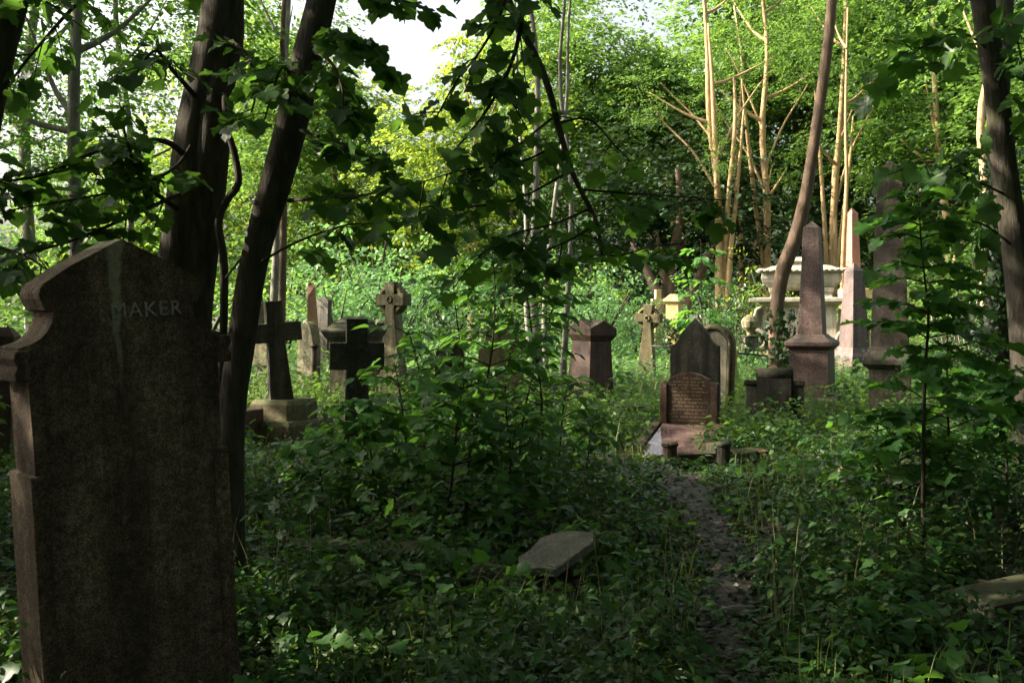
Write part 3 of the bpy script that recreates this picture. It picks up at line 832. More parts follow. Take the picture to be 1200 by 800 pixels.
def scroll_bracket(x, y, flip):
    mb = MB()
    th = np.linspace(0, 2 * np.pi * 2.6, 70)
    r = .36 * np.exp(-th * .15)
    cx, cz = 0, .75
    sp = np.stack([cx - r * np.cos(th + 1.0), np.full(70, -.17), cz + r * np.sin(th + 1.0)], -1)
    neck = spline([(.16, 1.72), (.02, 1.66), (-.02, 1.52), (-.08, 1.35), (-.2, 1.1)], 14)
    full = np.vstack([np.stack([neck[:, 0], np.full(14, -.17), neck[:, 1]], -1), sp])
    for yy in (-.17, .17):
        f2 = full.copy(); f2[:, 1] = yy
        mb.tube(f2, np.concatenate([np.linspace(.05, .075, 14), .075 * np.exp(-th * .055)]), 6)
    # solid web of the bracket between the ridges
    outl = [(q[0], q[2]) for q in full[:14:2]] + [(cx - .36 * math.cos(a), cz + .36 * math.sin(a)) for a in np.linspace(1.0, 1.0 + 2 * math.pi * .72, 16)] + [(.3, 1.1), (.22, 1.4), (.24, 1.6)]
    n = len(outl)
    V = np.array([(a, -.1, b) for a, b in outl] + [(a, .1, b) for a, b in outl] + [(.05, -.1, .85), (.05, .1, .85)])
    k = np.arange(n); k2 = (k + 1) % n
    mb.add(V, np.vstack([np.stack([k, k2, np.full(n, 2 * n)], -1), np.stack([k2 + n, k + n, np.full(n, 2 * n + 1)], -1)]), np.stack([k, k2, k2 + n, k + n], -1))
    me = mb.mesh('bracket')
    if flip: me.transform(Matrix.Scale(-1, 4, (1, 0, 0)))
    me.transform(Matrix.Translation((x, y, 0)))
    link('scroll_bracket', me, P, t)
    me = box('bb', x - .42, x + .38, y - .3, y + .3, .34, .46, .015); link('bracket_base', me, M['stone_yellow'], t)
for sy in (-.55, .55):
    scroll_bracket(-1.22, sy, False); scroll_bracket(1.22, sy, True)

# --- table tomb behind right, with flat slab on uprights
d = 33.0
t = thing('table_tomb', 'sandstone table tomb with a flat slab roof beside the rose red obelisk', 'tomb', (wx(1035, d), d, 0), R(0, 0, 5))
link('roof_slab', box('r', -1.3, 1.3, -.6, .6, 2.05, 2.35, .02), M['stone_yellow'], t)
for x in (-1.05, 1.05): link('upright', box('u', x - .16, x + .16, -.4, .4, .6, 2.06, .02), M['stone_yellow'], t)
link('base_slab', box('b', -1.5, 1.5, -.75, .75, -.06, .62, .02), M['stone_pale'], t)

d = 36.0
t = thing('chest_tomb', 'low brown chest tomb between the golden trunks and the scrolled monument', 'tomb', (wx(872, d), d, 0), R(0, 0, 8))
link('chest', box('c', -.9, .9, -.4, .4, -.06, 1.5, .02), M['granite_brown'], t)
link('lid_slab', box('c', -1.05, 1.05, -.52, .52, 1.5, 1.68, .02), M['granite_brown'], t)
d = 25.0
t = thing('urn_stone', 'weathered sandstone urn on a short post left of the scroll bracket', 'urn', (wx(879, d), d, 0))
link('post_shaft', loft('o', [(.2, .2, -.06), (.17, .17, .95), (.22, .22, 1.0)], .015), M['stone_cross'], t)
link('urn_bowl', loft('o', [(.08, .08, 1.0), (.08, .08, 1.08), (.19, .19, 1.2), (.22, .22, 1.35), (.16, .16, 1.45), (.06, .06, 1.52)], .01, n=12), M['stone_lichen'], t)

# --- picket fence far right
d = 23.0
x0, x1 = wx(1108, d), wx(1178, d)
t = thing('picket_fence', 'leaning pale wooden picket fence behind the undergrowth at far right', 'fence', (x0, d, 0))
pm = prism('picket', [(-.03, -.1), (.03, -.1), (.03, 1.85), (0, 1.92), (-.03, 1.85)], -.012, .012, .004)
pm.materials.append(M['old_wood'])
npk = 12
for k in range(npk):
    o = bpy.data.objects.new('picket', pm); C.objects.link(o); o.parent = t
    f = k / (npk - 1)
    o.location = ((x1 - x0) * f, .1 * f, -.1 + .28 * (1 - f)); o.rotation_euler = (0, math.radians(-9 + rng.normal(0, 2)), 0)
for z in (.6, 1.5):
    mb = MB(); mb.tube(np.array([(-.1, .04, z + .15), (x1 - x0 + .1, .14, z - .1)]), .03, 4); link('rail', mb.mesh('r'), M['old_wood'], t)

# --- stones lying in the undergrowth
d = 5.9
t = thing('fallen_slab', 'fallen grey slab tilted in the undergrowth left of the muddy path', 'fallen stone', (wx(648, d), d, .2), R(19, -7, -14))
t.scale = (.8, .8, .6)
bm = bmesh.new()
pr = [(-.22, -.27), (-.05, -.25), (.06, -.29), (.3, .06), (.29, .19), (.1, .24), (-.02, .22), (-.13, .16), (-.17, .02), (-.25, -.1)]
vs = [bm.verts.new((a, b, 0)) for a, b in pr]; f = bm.faces.new(vs)
r = bmesh.ops.extrude_face_region(bm, geom=[f])
for v in [q for q in r['geom'] if isinstance(q, bmesh.types.BMVert)]: v.co.z = -.09
bmesh.ops.recalc_face_normals(bm, faces=bm.faces); bevel_all(bm, .015)
link('slab', bm_mesh('fs', bm), M['stone_slab'], t)
link('propping_block', box('pb', -.14, .14, -.13, .13, -.24, -.085, .015, .006), M['stone_dark'], t)
d = 5.7
t = thing('broken_fragment', 'small brown stone fragment sunk just left of the fallen slab', 'fallen stone', (wx(585, d), d, .1), R(-8, 10, -15))
link('fragment', loft('fr', [(.16, .11, -.14), (.15, .1, .02), (.1, .07, .05)], .015, .012), M['stone_cross'], t)
link('chip', loft('fr', [(.06, .05, -.14), (.05, .04, -.02)], .01, .006), M['stone_dark'], t).location = (.06, -.16, 0)
d = 5.2
t = thing('kerb_slab', 'low mossy kerb slab emerging at the right edge of the undergrowth', 'kerb', (wx(1185, d), d, .03), R(3, -3, 20))
link('slab', box('ks', -.28, .75, -.16, .16, -.16, .12, .03, .01), M['stone_dark'], t)
link('end_block', box('ks', -.36, -.285, -.14, .14, -.16, .06, .03, .01), M['stone_moss'], t)
d = 6.3
t = thing('broken_fragment', 'flat broken stone edge almost buried below the central saplings', 'fallen stone', (wx(420, d), d, .1), R(4, 4, 8))
link('fragment', loft('fr', [(.5, .12, -.14), (.48, .1, .03)], .02, .015), M['stone_dark'], t)
link('chip', loft('fr', [(.1, .07, -.12), (.09, .06, .02)], .015, .01), M['stone_cross'], t).location = (.7, -.05, 0)
d = 9.0
t = thing('stone_ball', 'small mossy round stone among the leaves below the scroll topped headstone', 'stone', (wx(995, d), d, 0))
link('ball', loft('sb', [(.03, .03, -.06), (.09, .09, .0), (.115, .115, .1), (.09, .09, .18), (.03, .03, .22)], .01, .004, n=10), M['stone_moss'], t, smooth=True)
link('footing', box('ft', -.14, .14, -.12, .12, -.1, -.0, .02, .01), M['stone_moss'], t)
# left edge
d = 9.0
t = thing('gate_post', 'dark upright stone post cut by the left edge of the picture', 'post', (wx(2, d), d, 0), R(0, 1, 10))
link('post_shaft', loft('o', [(.1, .1, -.06), (.085, .085, 1.3)], .01), M['granite_brown'], t)
link('post_cap', loft('o', [(.11, .11, 1.3), (.11, .11, 1.38), (.05, .05, 1.46)], .01), M['granite_brown'], t)
d = 12.0
t = thing('headstone', 'small red brown headstone glimpsed left of the large foreground headstone', 'headstone', (wx(32, d), d, 0), R(0, 0, 15))
link('slab', prism('s', gothic(.17, .98, .75), -.06, .06, .012), M['granite_rose'], t)
link('plinth', box('p', -.25, .25, -.14, .14, -.08, .12, .012), M['granite_brown'], t)

# ------------------------------------------------------------------ trees
def tree_root(name, label, base, cat='tree', group=None):
    return thing(name, label, cat, base, group=group)

def trunk_mesh(paths, base, ns=10, lump=.12, rng=rng, per=18):
    mb = MB()
    for P, r in paths:
        Q = spline(np.column_stack([np.asarray(P, float), np.asarray(r, float)]), per)
        mb.tube(Q[:, :3] - np.asarray(base), Q[:, 3], ns, lump=lump, rng=rng)
    return mb.mesh('trunk')

# shared crowns -----------------------------------------------------
def crown_variant(seed, rx, rz, nb, per, leaf, shape=OVAL, L=1.1, Mn=14, hollow=.35, tilt=.45, br=(.26, .42)):
    r_ = np.random.default_rng(seed)
    bl = []
    for k in range(nb):
        u = nrm(r_.normal(0, 1, 3)); q = r_.uniform(hollow, 1) ** .6
        c = u * q * np.array((rx, rx, rz)) * .78
        bl.append((c, np.array((1, 1, .7)) * r_.uniform(*br) * rx))
    p_, t_, n_, s_ = blob_sprays(r_, bl, per, L, Mn, leaf, tilt=tilt)
    me = leaf_mesh('crown', shape, p_, t_, n_, s_)
    return me
CROWN = [crown_variant(11 + k, 3.5, 4.8, 20, 9.0, .28, L=1.7, Mn=28, tilt=.34, br=(.22, .38)) for k in range(3)]      # full crowns
AIRY = [crown_variant(41 + k, 3.0, 4.4, 19, 8.0, .2, L=1.4, Mn=24, tilt=.34, br=(.2, .36)) for k in range(3)]      # looser crowns
BUSH = [crown_variant(71 + k, 2.0, 1.7, 22, 20, .14, L=.8, Mn=18, hollow=.2, tilt=.4, br=(.2, .42)) for k in range(3)]
_cm = {}
def crown_of(me, mat):
    k = (me.name, mat)
    if k not in _cm:
        c = me.copy(); c.materials.clear(); c.materials.append(M[mat]); _cm[k] = c
    return _cm[k]

def bg_tree(label, px, d, r, h, bark, crowns, mat, fork=(), top_px=None, name='tree', group=None, crownset=CROWN, seed=0, sway=.25):
    """trunk at photo column px and distance d; crowns: list of (dx, dy, z, scale)"""
    r_ = np.random.default_rng(seed + int(px) * 7 + int(d))
    b = np.array((wx(px, d), d, -.1))
    x1 = wx(top_px if top_px is not None else px, d)
    t = tree_root(name, label, b, group=group)
    n = 6
    P = [(b[0] + (x1 - b[0]) * k / n + (r_.normal(0, sway) if 0 < k else 0) * .5, d + r_.normal(0, .12) * (k > 0), -.1 + h * k / n) for k in range(n + 1)]
    Rr = [r * (1.35 if k == 0 else 1 - .75 * k / n) for k in range(n + 1)]
    paths = [(P, Rr)]
    for (z0, dx, dz, rr) in fork:
        k = min(n - 1, max(0, int(z0 / h * n))); q = np.array(P[k]) + (np.array(P[k + 1]) - np.array(P[k])) * (z0 / h * n - k)
        paths.append(([q, q + (dx * .35, r_.normal(0, .2), dz * .45), q + (dx * .75, r_.normal(0, .3), dz * .8), q + (dx, r_.normal(0, .3), dz)], [rr, rr * .8, rr * .55, rr * .25]))
    # limbs to the crowns
    for (dx, dy, z, s) in crowns:
        zz = min(h * .9, max(h * .3, z - 2.2 * s))
        k = min(n - 1, int(zz / h * n)); q = np.array(P[k]) + (np.array(P[k + 1]) - np.array(P[k])) * (zz / h * n - k)
        e = np.array((b[0] + dx, d + dy, z + .8 * s))
        paths.append(([q, q * .6 + e * .4 + (0, 0, -.3 * s), e], [r * .45, r * .3, r * .08]))
    link('trunk', trunk_mesh(paths, b, 8, .1, r_), M[bark], t, smooth=True)
    for j, (dx, dy, z, s) in enumerate(crowns):
        o = link('crown', crown_of(crownset[(j + seed) % len(crownset)], mat), None, t)
        o.location = (dx, dy, z + .1)
        o.rotation_euler = (0, 0, r_.uniform(0, 6.28)); o.scale = (s * r_.uniform(.9, 1.15), s * r_.uniform(.9, 1.15), s * r_.uniform(.85, 1.1))
    return t

def bush(label, px, d, sx, sz, mat, seed=0, zoff=.0, name='bush', group=None):
    r_ = np.random.default_rng(seed)
    b = (wx(px, d), d, -.05)
    t = thing(name, label, 'bush', b, group=group)
    mb = MB()
    for k in range(6):
        a = r_.uniform(0, 6.28); e = np.array((math.cos(a) * sx * 1.1, math.sin(a) * sx * 1.1, sz * 2.2))
        mb.tube(spline([(0, 0, 0), e * np.array((.25, .25, .5)), e], 6), np.linspace(.05, .012, 6), 5)
    link('stem', mb.mesh('stem'), M['twig'], t)
    o = link('foliage', crown_of(BUSH[seed % 3], mat), None, t)
    o.location = (0, 0, sz * 1.45 + zoff); o.rotation_euler = (0, 0, r_.uniform(0, 6.28)); o.scale = (sx, sx, sz)
    return t

# sunlit bushes across the back of the clearing
G = 'bushes across the back of the clearing'
bush('big pale green bush behind the wheel head cross', 470, 29, 1.15, 1.15, 'leaf_mint', 1)
bush('pale green bush right behind the pinkish broken shaft', 395, 28, 1.1, 1.05, 'leaf_mint', 2)
bush('tall pale green bush left of the broken shaft, behind the leaning trunk', 335, 30, 1.2, 1.35, 'leaf_mid', 0)
bush('rounded bush directly below the opening of bright sky', 530, 31, 1.25, 1.2, 'leaf_mint', 4)
bush('tall bush rising behind the big pale bush left of centre', 440, 35, 1.6, 1.9, 'leaf_mint', 5)
bush('shaded bush in the middle behind the slender pale poles', 610, 29, 1.1, 1.1, 'leaf_mid', 6)
bush('feathery pale bush just left of the mossy wheel cross', 705, 27, .9, 1.0, 'leaf_mint', 7)
bush('small leafy bush in front of the dark yew', 748, 29, .8, .85, 'leaf_mint', 8)
bush('silvery young bush right of the golden pedestal', 832, 28, .75, .95, 'leaf_mint', 9)
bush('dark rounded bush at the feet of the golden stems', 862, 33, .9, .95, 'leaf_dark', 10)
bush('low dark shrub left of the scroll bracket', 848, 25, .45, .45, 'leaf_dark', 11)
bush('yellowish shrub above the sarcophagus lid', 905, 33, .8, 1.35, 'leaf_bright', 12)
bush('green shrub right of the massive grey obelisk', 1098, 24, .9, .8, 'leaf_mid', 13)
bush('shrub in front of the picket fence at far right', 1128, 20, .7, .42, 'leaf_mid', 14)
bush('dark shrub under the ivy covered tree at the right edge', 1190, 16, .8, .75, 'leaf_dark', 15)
bush('dark green bush behind the left edge post', -10, 15, 1.0, .9, 'leaf_mid', 16)
bush('green bush seen left of the large foreground headstone', 45, 20, 1.3, 1.0, 'leaf_mid', 17)
bush('bush behind the large headstone and between the dark trunks', 235, 24, 1.3, 1.2, 'leaf_mid', 18)
bush('low leafy bush behind the small pink obelisk', 1060, 30, 1.1, .9, 'leaf_mid', 19)
bush('sunlit bush at the back between the mossy cross and the poles', 665, 33, 1.2, 1.3, 'leaf_mid', 20)
bush('shady bush at the back right of the tall rose obelisk', 1045, 38, 1.5, 1.5, 'leaf_mid', 21)
bush('dim bush at the back beyond the picket fence', 1150, 34, 1.6, 1.6, 'leaf_mid', 22)

# dark yew
t = bg_tree('dark spreading yew with shadowed trunks right of centre', 790, 37, .35, 7, 'bark_brown', [(-1.2, 1.5, 5.2, .85), (1.2, 1.0, 5.4, .85), (0, 2, 6.4, .9)], 'leaf_dark', fork=[(.3, -1.6, 4, .25), (.3, 1.5, 4, .25), (.2, -.7, 4.5, .2)], seed=2, name='yew_tree')

# golden multi-stemmed trees
bg_tree('clump of stems coloured gold as if sunlit left of the crooked tree', 846, 36, .17, 17, 'bark_sun_gold', [(1.5, 2.2, 14, .7), (2.2, 2.5, 16, .8), (-2.6, .3, 9.3, .36), (2.0, .2, 10.6, .34), (-.2, -.6, 7.4, .3)], 'leaf_mid', fork=[(.1, -.5, 12, .14), (.2, .45, 10, .13), (.1, .9, 9, .12), (6, -2.6, 3.2, .05), (8, -1.8, 2.0, .045), (7, 2.0, 3.4, .045)], top_px=822, crownset=AIRY, seed=1)
bg_tree('pale gold forked trunk above the scroll bracket', 905, 37, .18, 17, 'bark_sun_gold', [(-1, 2.6, 13.5, .8), (1.8, 2.5, 14.5, .8), (1.8, .2, 10.4, .36), (-1.9, .2, 9.6, .36), (.4, -.5, 6.6, .3)], 'leaf_mid', fork=[(2.2, -1.1, 8, .12), (6, -1.9, 3.5, .055), (7, 1.8, 3.4, .05), (8.5, -1.4, 3, .045)], top_px=890, crownset=AIRY, seed=3)
bg_tree('golden clump of slanting stems right behind the dark obelisk', 972, 38, .17, 18, 'bark_sun_gold', [(0, 2.6, 13.5, .8), (2, 2.5, 15.5, .8), (2.0, .2, 10.4, .4), (-.8, -.5, 8.0, .32)], 'leaf_mid', fork=[(.2, .55, 9, .12), (.2, 1.0, 9, .11), (.1, -.6, 10, .11), (5.5, 1.9, 5, .055)], top_px=1000, crownset=AIRY, seed=4)
bg_tree('straight pale gold pole left of the rose obelisk', 987, 34, .1, 12, 'bark_sun_gold', [(0, 1.5, 12, .6)], 'leaf_mid', top_px=991, crownset=AIRY, seed=5, sway=.1)
bg_tree('thin golden trunk standing behind the yew at its right', 872, 43, .16, 15, 'bark_sun_gold', [(0, 2, 12, .9)], 'leaf_mid', fork=[(1, 1.2, 7, .1)], top_px=862, seed=6)
bg_tree('ivy wrapped sunlit trunk left of the right hand tree', 1158, 30, .17, 15, 'bark_sun_gold', [(0, 2, 11, .8), (1.6, 2, 8, .55)], 'leaf_mid', fork=[(.5, .55, 10, .12)], top_px=1160, crownset=AIRY, seed=7)
bg_tree('dim trunk between massive obelisk and the ivy wrapped one', 1108, 38, .2, 15, 'bark_sun_gold', [(0, 2, 10.5, 1.0), (-2, 1, 8.5, .6)], 'leaf_mid', fork=[(.6, .7, 4, .12)], top_px=1095, seed=8)

# dense trees behind
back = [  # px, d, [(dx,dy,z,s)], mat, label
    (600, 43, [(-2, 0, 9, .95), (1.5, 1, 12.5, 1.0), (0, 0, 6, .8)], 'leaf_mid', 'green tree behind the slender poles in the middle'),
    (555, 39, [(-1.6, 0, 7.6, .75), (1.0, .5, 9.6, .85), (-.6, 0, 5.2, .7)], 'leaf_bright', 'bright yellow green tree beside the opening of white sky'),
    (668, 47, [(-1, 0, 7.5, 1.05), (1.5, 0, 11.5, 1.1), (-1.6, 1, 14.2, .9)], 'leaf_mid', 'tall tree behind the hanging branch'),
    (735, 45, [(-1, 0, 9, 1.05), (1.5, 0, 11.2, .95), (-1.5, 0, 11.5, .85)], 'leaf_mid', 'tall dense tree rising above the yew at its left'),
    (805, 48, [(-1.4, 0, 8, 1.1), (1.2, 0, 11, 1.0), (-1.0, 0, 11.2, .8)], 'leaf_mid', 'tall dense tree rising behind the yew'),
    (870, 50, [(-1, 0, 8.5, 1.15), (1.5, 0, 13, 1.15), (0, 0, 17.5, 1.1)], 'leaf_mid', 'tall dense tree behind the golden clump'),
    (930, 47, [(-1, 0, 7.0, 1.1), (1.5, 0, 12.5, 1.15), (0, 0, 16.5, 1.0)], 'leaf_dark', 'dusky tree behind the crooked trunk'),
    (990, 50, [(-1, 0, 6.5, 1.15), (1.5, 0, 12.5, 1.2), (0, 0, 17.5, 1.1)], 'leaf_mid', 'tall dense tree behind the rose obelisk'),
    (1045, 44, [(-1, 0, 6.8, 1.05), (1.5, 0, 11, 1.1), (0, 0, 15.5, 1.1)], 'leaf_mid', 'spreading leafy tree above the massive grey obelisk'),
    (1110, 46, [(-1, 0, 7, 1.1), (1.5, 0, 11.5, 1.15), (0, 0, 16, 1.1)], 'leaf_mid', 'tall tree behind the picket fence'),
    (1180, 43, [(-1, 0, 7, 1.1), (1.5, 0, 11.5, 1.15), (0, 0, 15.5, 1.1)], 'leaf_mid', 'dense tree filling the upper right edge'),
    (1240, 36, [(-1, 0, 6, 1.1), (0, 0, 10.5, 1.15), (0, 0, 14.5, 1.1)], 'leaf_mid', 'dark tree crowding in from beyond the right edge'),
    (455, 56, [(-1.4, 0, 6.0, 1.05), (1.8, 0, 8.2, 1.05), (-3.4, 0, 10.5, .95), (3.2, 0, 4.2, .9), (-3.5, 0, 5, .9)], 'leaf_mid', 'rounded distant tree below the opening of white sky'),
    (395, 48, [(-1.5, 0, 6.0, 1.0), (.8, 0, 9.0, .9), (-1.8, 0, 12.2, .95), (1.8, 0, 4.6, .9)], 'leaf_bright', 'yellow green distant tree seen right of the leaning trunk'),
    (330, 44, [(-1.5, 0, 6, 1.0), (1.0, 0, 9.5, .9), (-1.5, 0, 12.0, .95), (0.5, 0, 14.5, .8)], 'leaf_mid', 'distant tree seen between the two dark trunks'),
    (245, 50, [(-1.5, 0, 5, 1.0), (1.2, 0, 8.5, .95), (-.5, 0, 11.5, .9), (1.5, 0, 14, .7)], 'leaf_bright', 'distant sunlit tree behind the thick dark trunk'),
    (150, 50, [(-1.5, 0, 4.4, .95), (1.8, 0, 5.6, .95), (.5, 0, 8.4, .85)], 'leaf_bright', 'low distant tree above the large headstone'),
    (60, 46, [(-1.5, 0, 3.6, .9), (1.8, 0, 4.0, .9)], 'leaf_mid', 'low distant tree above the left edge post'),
]
for k, (px, d, cr, mt, lb) in enumerate(back):
    bg_tree(lb, px, d, .2, max(c[2] for c in cr) + 1, 'bark_brown', cr, mt, seed=k + 20)

# far belt of woodland that reads as one mass
r_ = np.random.default_rng(404)
fb = []
for k in range(340):
    px = r_.uniform(-150, 1350); d = r_.uniform(58, 80)
    top = 11 if px < 270 else (17 if px < 420 else (13.5 if px < 530 else (17 if px < 760 else (14 if px < 825 else 27))))
    if px < 190: top = 7.0
    elif px < 270: top = 12
    zc = r_.uniform(1.0, max(2.0, top - 2.2))
    fb.append((np.array((wx(px, d), d, zc)), np.array((3.2, 3.2, 2.3)) * r_.uniform(.8, 1.2)))
p_, t_, n_, s_ = blob_sprays(r_, fb, 2.0, 2.4, 14, .42)
o = link('far_wood', leaf_mesh('far_wood', RHOMB, p_, t_, n_, s_), M['leaf_canopy'], kind='stuff')  # darker leaf colour stands in for shade in gaps between nearer crowns
o['label'] = 'far woodland closing the view behind the clearing'; o['category'] = 'woodland'

# the wood goes on to both sides and behind the viewer
r_ = np.random.default_rng(405)
fb = []
for k in range(260):
    a = math.radians(r_.uniform(36, 324)); q = r_.uniform(11.5, 24)
    x, y = math.sin(a) * q, math.cos(a) * q
    if abs(math.degrees(math.atan2(x, y + 1.0))) < 38: continue
    zmax = 11 if y < 8 else 7.5
    fb.append((np.array((x, y, r_.uniform(.6, zmax))), np.array((2.7, 2.7, 1.9)) * r_.uniform(.8, 1.2)))
p_, t_, n_, s_ = blob_sprays(r_, fb, 4.2, 1.7, 14, .34)
o = link('surrounding_wood', leaf_mesh('surrounding_wood', RHOMB, p_, t_, n_, s_), M['leaf_canopy'], kind='stuff')
o['label'] = 'woodland continuing on both sides and behind the viewer'; o['category'] = 'woodland'

# slender poles in the middle distance
for k, (px, tp, d, r, h, lb) in enumerate([
    (634, 610, 19, .085, 13, 'tall slender grey pole tree left of the gabled pedestal'),
    (657, 662, 18, .055, 12, 'very thin straight pole tree just left of the gabled pedestal'),
    (640, 682, 21, .06, 12, 'thin pole tree slanting right behind the hanging branch'),
    (625, 596, 25, .07, 13, 'thin distant pole tree slanting left behind the saplings')]):
    bg_tree(lb, px, d, r, h, 'bark_grey', [(.6, .3, 9.4, .45), (-.5, .6, 11.5, .5)], 'leaf_mid', top_px=tp, crownset=AIRY, seed=50 + k, sway=.2, name='pole_tree')

# grey trunks at left, leaves with sky behind; high crowns added to block sun
bg_tree('tall pale grey trunk left of the thick dark trunk', 88, 14, .115, 14, 'bark_grey', [(-1.0, .5, 5.6, .55), (1.2, 1.0, 6.4, .5), (.2, 0, 8.0, .6), (-2.2, 1, 7.2, .6), (-1.8, .4, 4.6, .45), (2.6, 0, 10.6, .75), (-1, -1, 10.8, .75), (4.6, 0.5, 11.0, .7)], 'leaf_maple', top_px=106, crownset=AIRY, seed=60, sway=.1)
bg_tree('dim grey trunk at the upper left behind the corner trunk', 42, 18, .13, 16, 'bark_grey', [(-1, 0, 6.0, .6), (1.2, .6, 7.6, .6), (.6, -.5, 4.4, .4), (-2.4, .4, 4.2, .5), (0, 0, 12.4, .9), (-3.2, 1.5, 10.5, .9), (3.2, .5, 12.8, .8)], 'leaf_maple', top_px=36, crownset=AIRY, seed=61, sway=.15)
bg_tree('thin leafy tree between the pale grey trunk and the thick dark trunk', 150, 19, .08, 15, 'bark_grey', [(-.4, 0, 5.4, .5), (.8, .4, 7.6, .55), (-1.6, .8, 4.2, .45), (1.6, 1.2, 5.4, .5), (0, 1, 12.8, .8), (3, 1.6, 13.2, .8)], 'leaf_mid', top_px=140, crownset=AIRY, seed=62)
bg_tree('pale thin trunk showing between the two dark trunks', 318, 20, .1, 16, 'bark_grey', [(-.6, .5, 8.2, .5), (0, .5, 12.8, .8), (-2.5, 1.5, 13, .8), (2.4, 1.8, 13.4, .75)], 'leaf_mid', top_px=342, crownset=AIRY, seed=63, sway=.15)
bg_tree('brown straight trunk right behind the brown cross', 328, 15.5, .075, 9, 'bark_brown', [(-.2, .6, 8.0, .4)], 'leaf_mid', top_px=338, crownset=AIRY, seed=64, sway=.06)

# ------------------------------------------------------------------ near trees with leaves one by one
def leaf_variants(shape, mat, name):
    out_ = []
    r2 = np.random.default_rng(8)
    for k in range(4):
        V, T = shape
        V = V.copy()
        V[:, 2] += r2.normal(0, .035, len(V)) + (r2.normal(0, .18)) * V[:, 0] * V[:, 1]
        V[:, 0] *= r2.uniform(.88, 1.1)
        # petiole
        st = np.array([(-.012, 0, 0), (.012, 0, 0), (.01, -.45, .1), (-.01, -.45, .1)])
        me = mesh_np(name, np.vstack([V, st]), [np.vstack([T, [[len(V), len(V) + 1, len(V) + 2], [len(V), len(V) + 2, len(V) + 3]]])])
        me.materials.append(M[mat]); out_.append(me)
    return out_
LM = leaf_variants(MAPLE, 'leaf_maple', 'maple_leaf')
LS = leaf_variants(OVATE, 'leaf_sapling', 'ovate_leaf')
LSM = leaf_variants(MAPLE, 'leaf_sapling', 'palm_leaf')

def put_leaf(me, parent, pos, tan, nor, size):
    tan = nrm(tan); lat = nrm(np.cross(tan, nor)); n2 = np.cross(lat, tan)
    m = Matrix(((lat[0] * size, tan[0] * size, n2[0] * size, pos[0]), (lat[1] * size, tan[1] * size, n2[1] * size, pos[1]), (lat[2] * size, tan[2] * size, n2[2] * size, pos[2]), (0, 0, 0, 1)))
    o = bpy.data.objects.new('leaf', me)
    C.objects.link(o); o.parent = parent
    o.matrix_local = m
    return o

def leafy_limb(root, base, pts, r0, r1, nleaf, spread, size, meshes, rng, t0=.25, zflat=.6, name='limb', mat='twig', tilt=.5):
    """limb through world points; leaves hang round it on thin twigs"""
    P = spline(pts, 22)
    mb = MB()
    mb.tube(P - base, np.linspace(r0, r1, 22), 6)
    items = []
    nt_ = max(2, nleaf // 5)
    for k in range(nt_):
        u = t0 + (1 - t0) * (k + rng.uniform(0, 1)) / nt_
        q = P[min(21, int(u * 21))]
        dv = nrm(rng.normal(0, 1, 3) * np.array((1, 1, zflat * .6)) + nrm(P[-1] - P[0]) * .5)
        Ln = spread * rng.uniform(.5, 1.25)
        e = q + dv * Ln + np.array((0, 0, -.25 * Ln))
        tw = spline([q, q * .5 + e * .5 + (0, 0, .05 * Ln), e], 5)
        mb.tube(tw - base, np.linspace(max(.004, r1 * .7), .0025, 5), 4)
        lat = nrm(np.cross(dv, (0, 0, 1)))
        for j in range(5):
            f = (.35, .55, .72, .88, 1.0)[j]
            sd = (1, -1, 1, -1, 0)[j]
            pos = tw[int(f * 4)] * 1.0
            tan = dv * (.6 if j < 4 else 1) + lat * sd * .9 + np.array((0, 0, -.45)) + rng.normal(0, .25, 3)
            tan = nrm(tan)
            sz = size * rng.uniform(.6, 1.2)
            pos = pos + tan * sz * .42
            items.append((pos - base, tan, np.array((0, 0, 1.0)) + rng.normal(0, tilt, 3), sz))
    lo = link(name, mb.mesh(name), M[mat], root, smooth=True)
    for it in items[:nleaf]:
        put_leaf(meshes[rng.integers(len(meshes))], lo, *it)
    return lo

r_ = np.random.default_rng(99)
def pxp(lst): return np.array([W(*a) for a in lst])

# tree A: thick, with a fused second stem
base = np.array((wx(192, 6.0), 6.0, -.05))
tA = tree_root('sycamore_tree', 'thick dark leaning trunk of two fused stems behind the large headstone', base)
A1 = pxp([(180, 690, 6.0), (196, 430, 6.0), (214, 280, 6.0), (228, 170, 6.0), (244, 80, 6.0), (262, 0, 6.0), (290, -150, 6.05), (330, -420, 6.2)])
A1[0] = base
A2 = pxp([(215, 690, 6.05), (224, 430, 6.03), (236, 280, 6.0), (248, 170, 5.97), (259, 80, 6.0), (268, 20, 6.02), (262, -150, 6.3), (200, -420, 6.8)])
A2[0, 2] = -.05
link('trunk', trunk_mesh([(A1, [.19, .145, .125, .12, .115, .115, .11, .09])], base, 16, .1, r_, 40), M['bark_dark'], tA, smooth=True)
link('second_stem', trunk_mesh([(A2, [.17, .11, .105, .1, .1, .095, .09, .07])], base, 16, .1, r_, 40), M['bark_dark'], tA, smooth=True)
# tree B
base2 = np.array((wx(262, 5.6), 5.6, -.05))
tB = tree_root('sycamore_tree', 'slimmer dark trunk leaning right beside the large headstone', base2)
B1 = pxp([(262, 760, 5.6), (270, 500, 5.6), (283, 400, 5.6), (300, 300, 5.6), (326, 200, 5.6), (350, 110, 5.6), (368, 40, 5.6), (384, -30, 5.6), (430, -200, 5.6), (500, -420, 5.6)])
B1[0] = base2
link('trunk', trunk_mesh([(B1, [.13, .078, .075, .075, .085, .088, .085, .08, .07, .05])], base2, 14, .1, r_, 44), M['bark_dark'], tB, smooth=True)
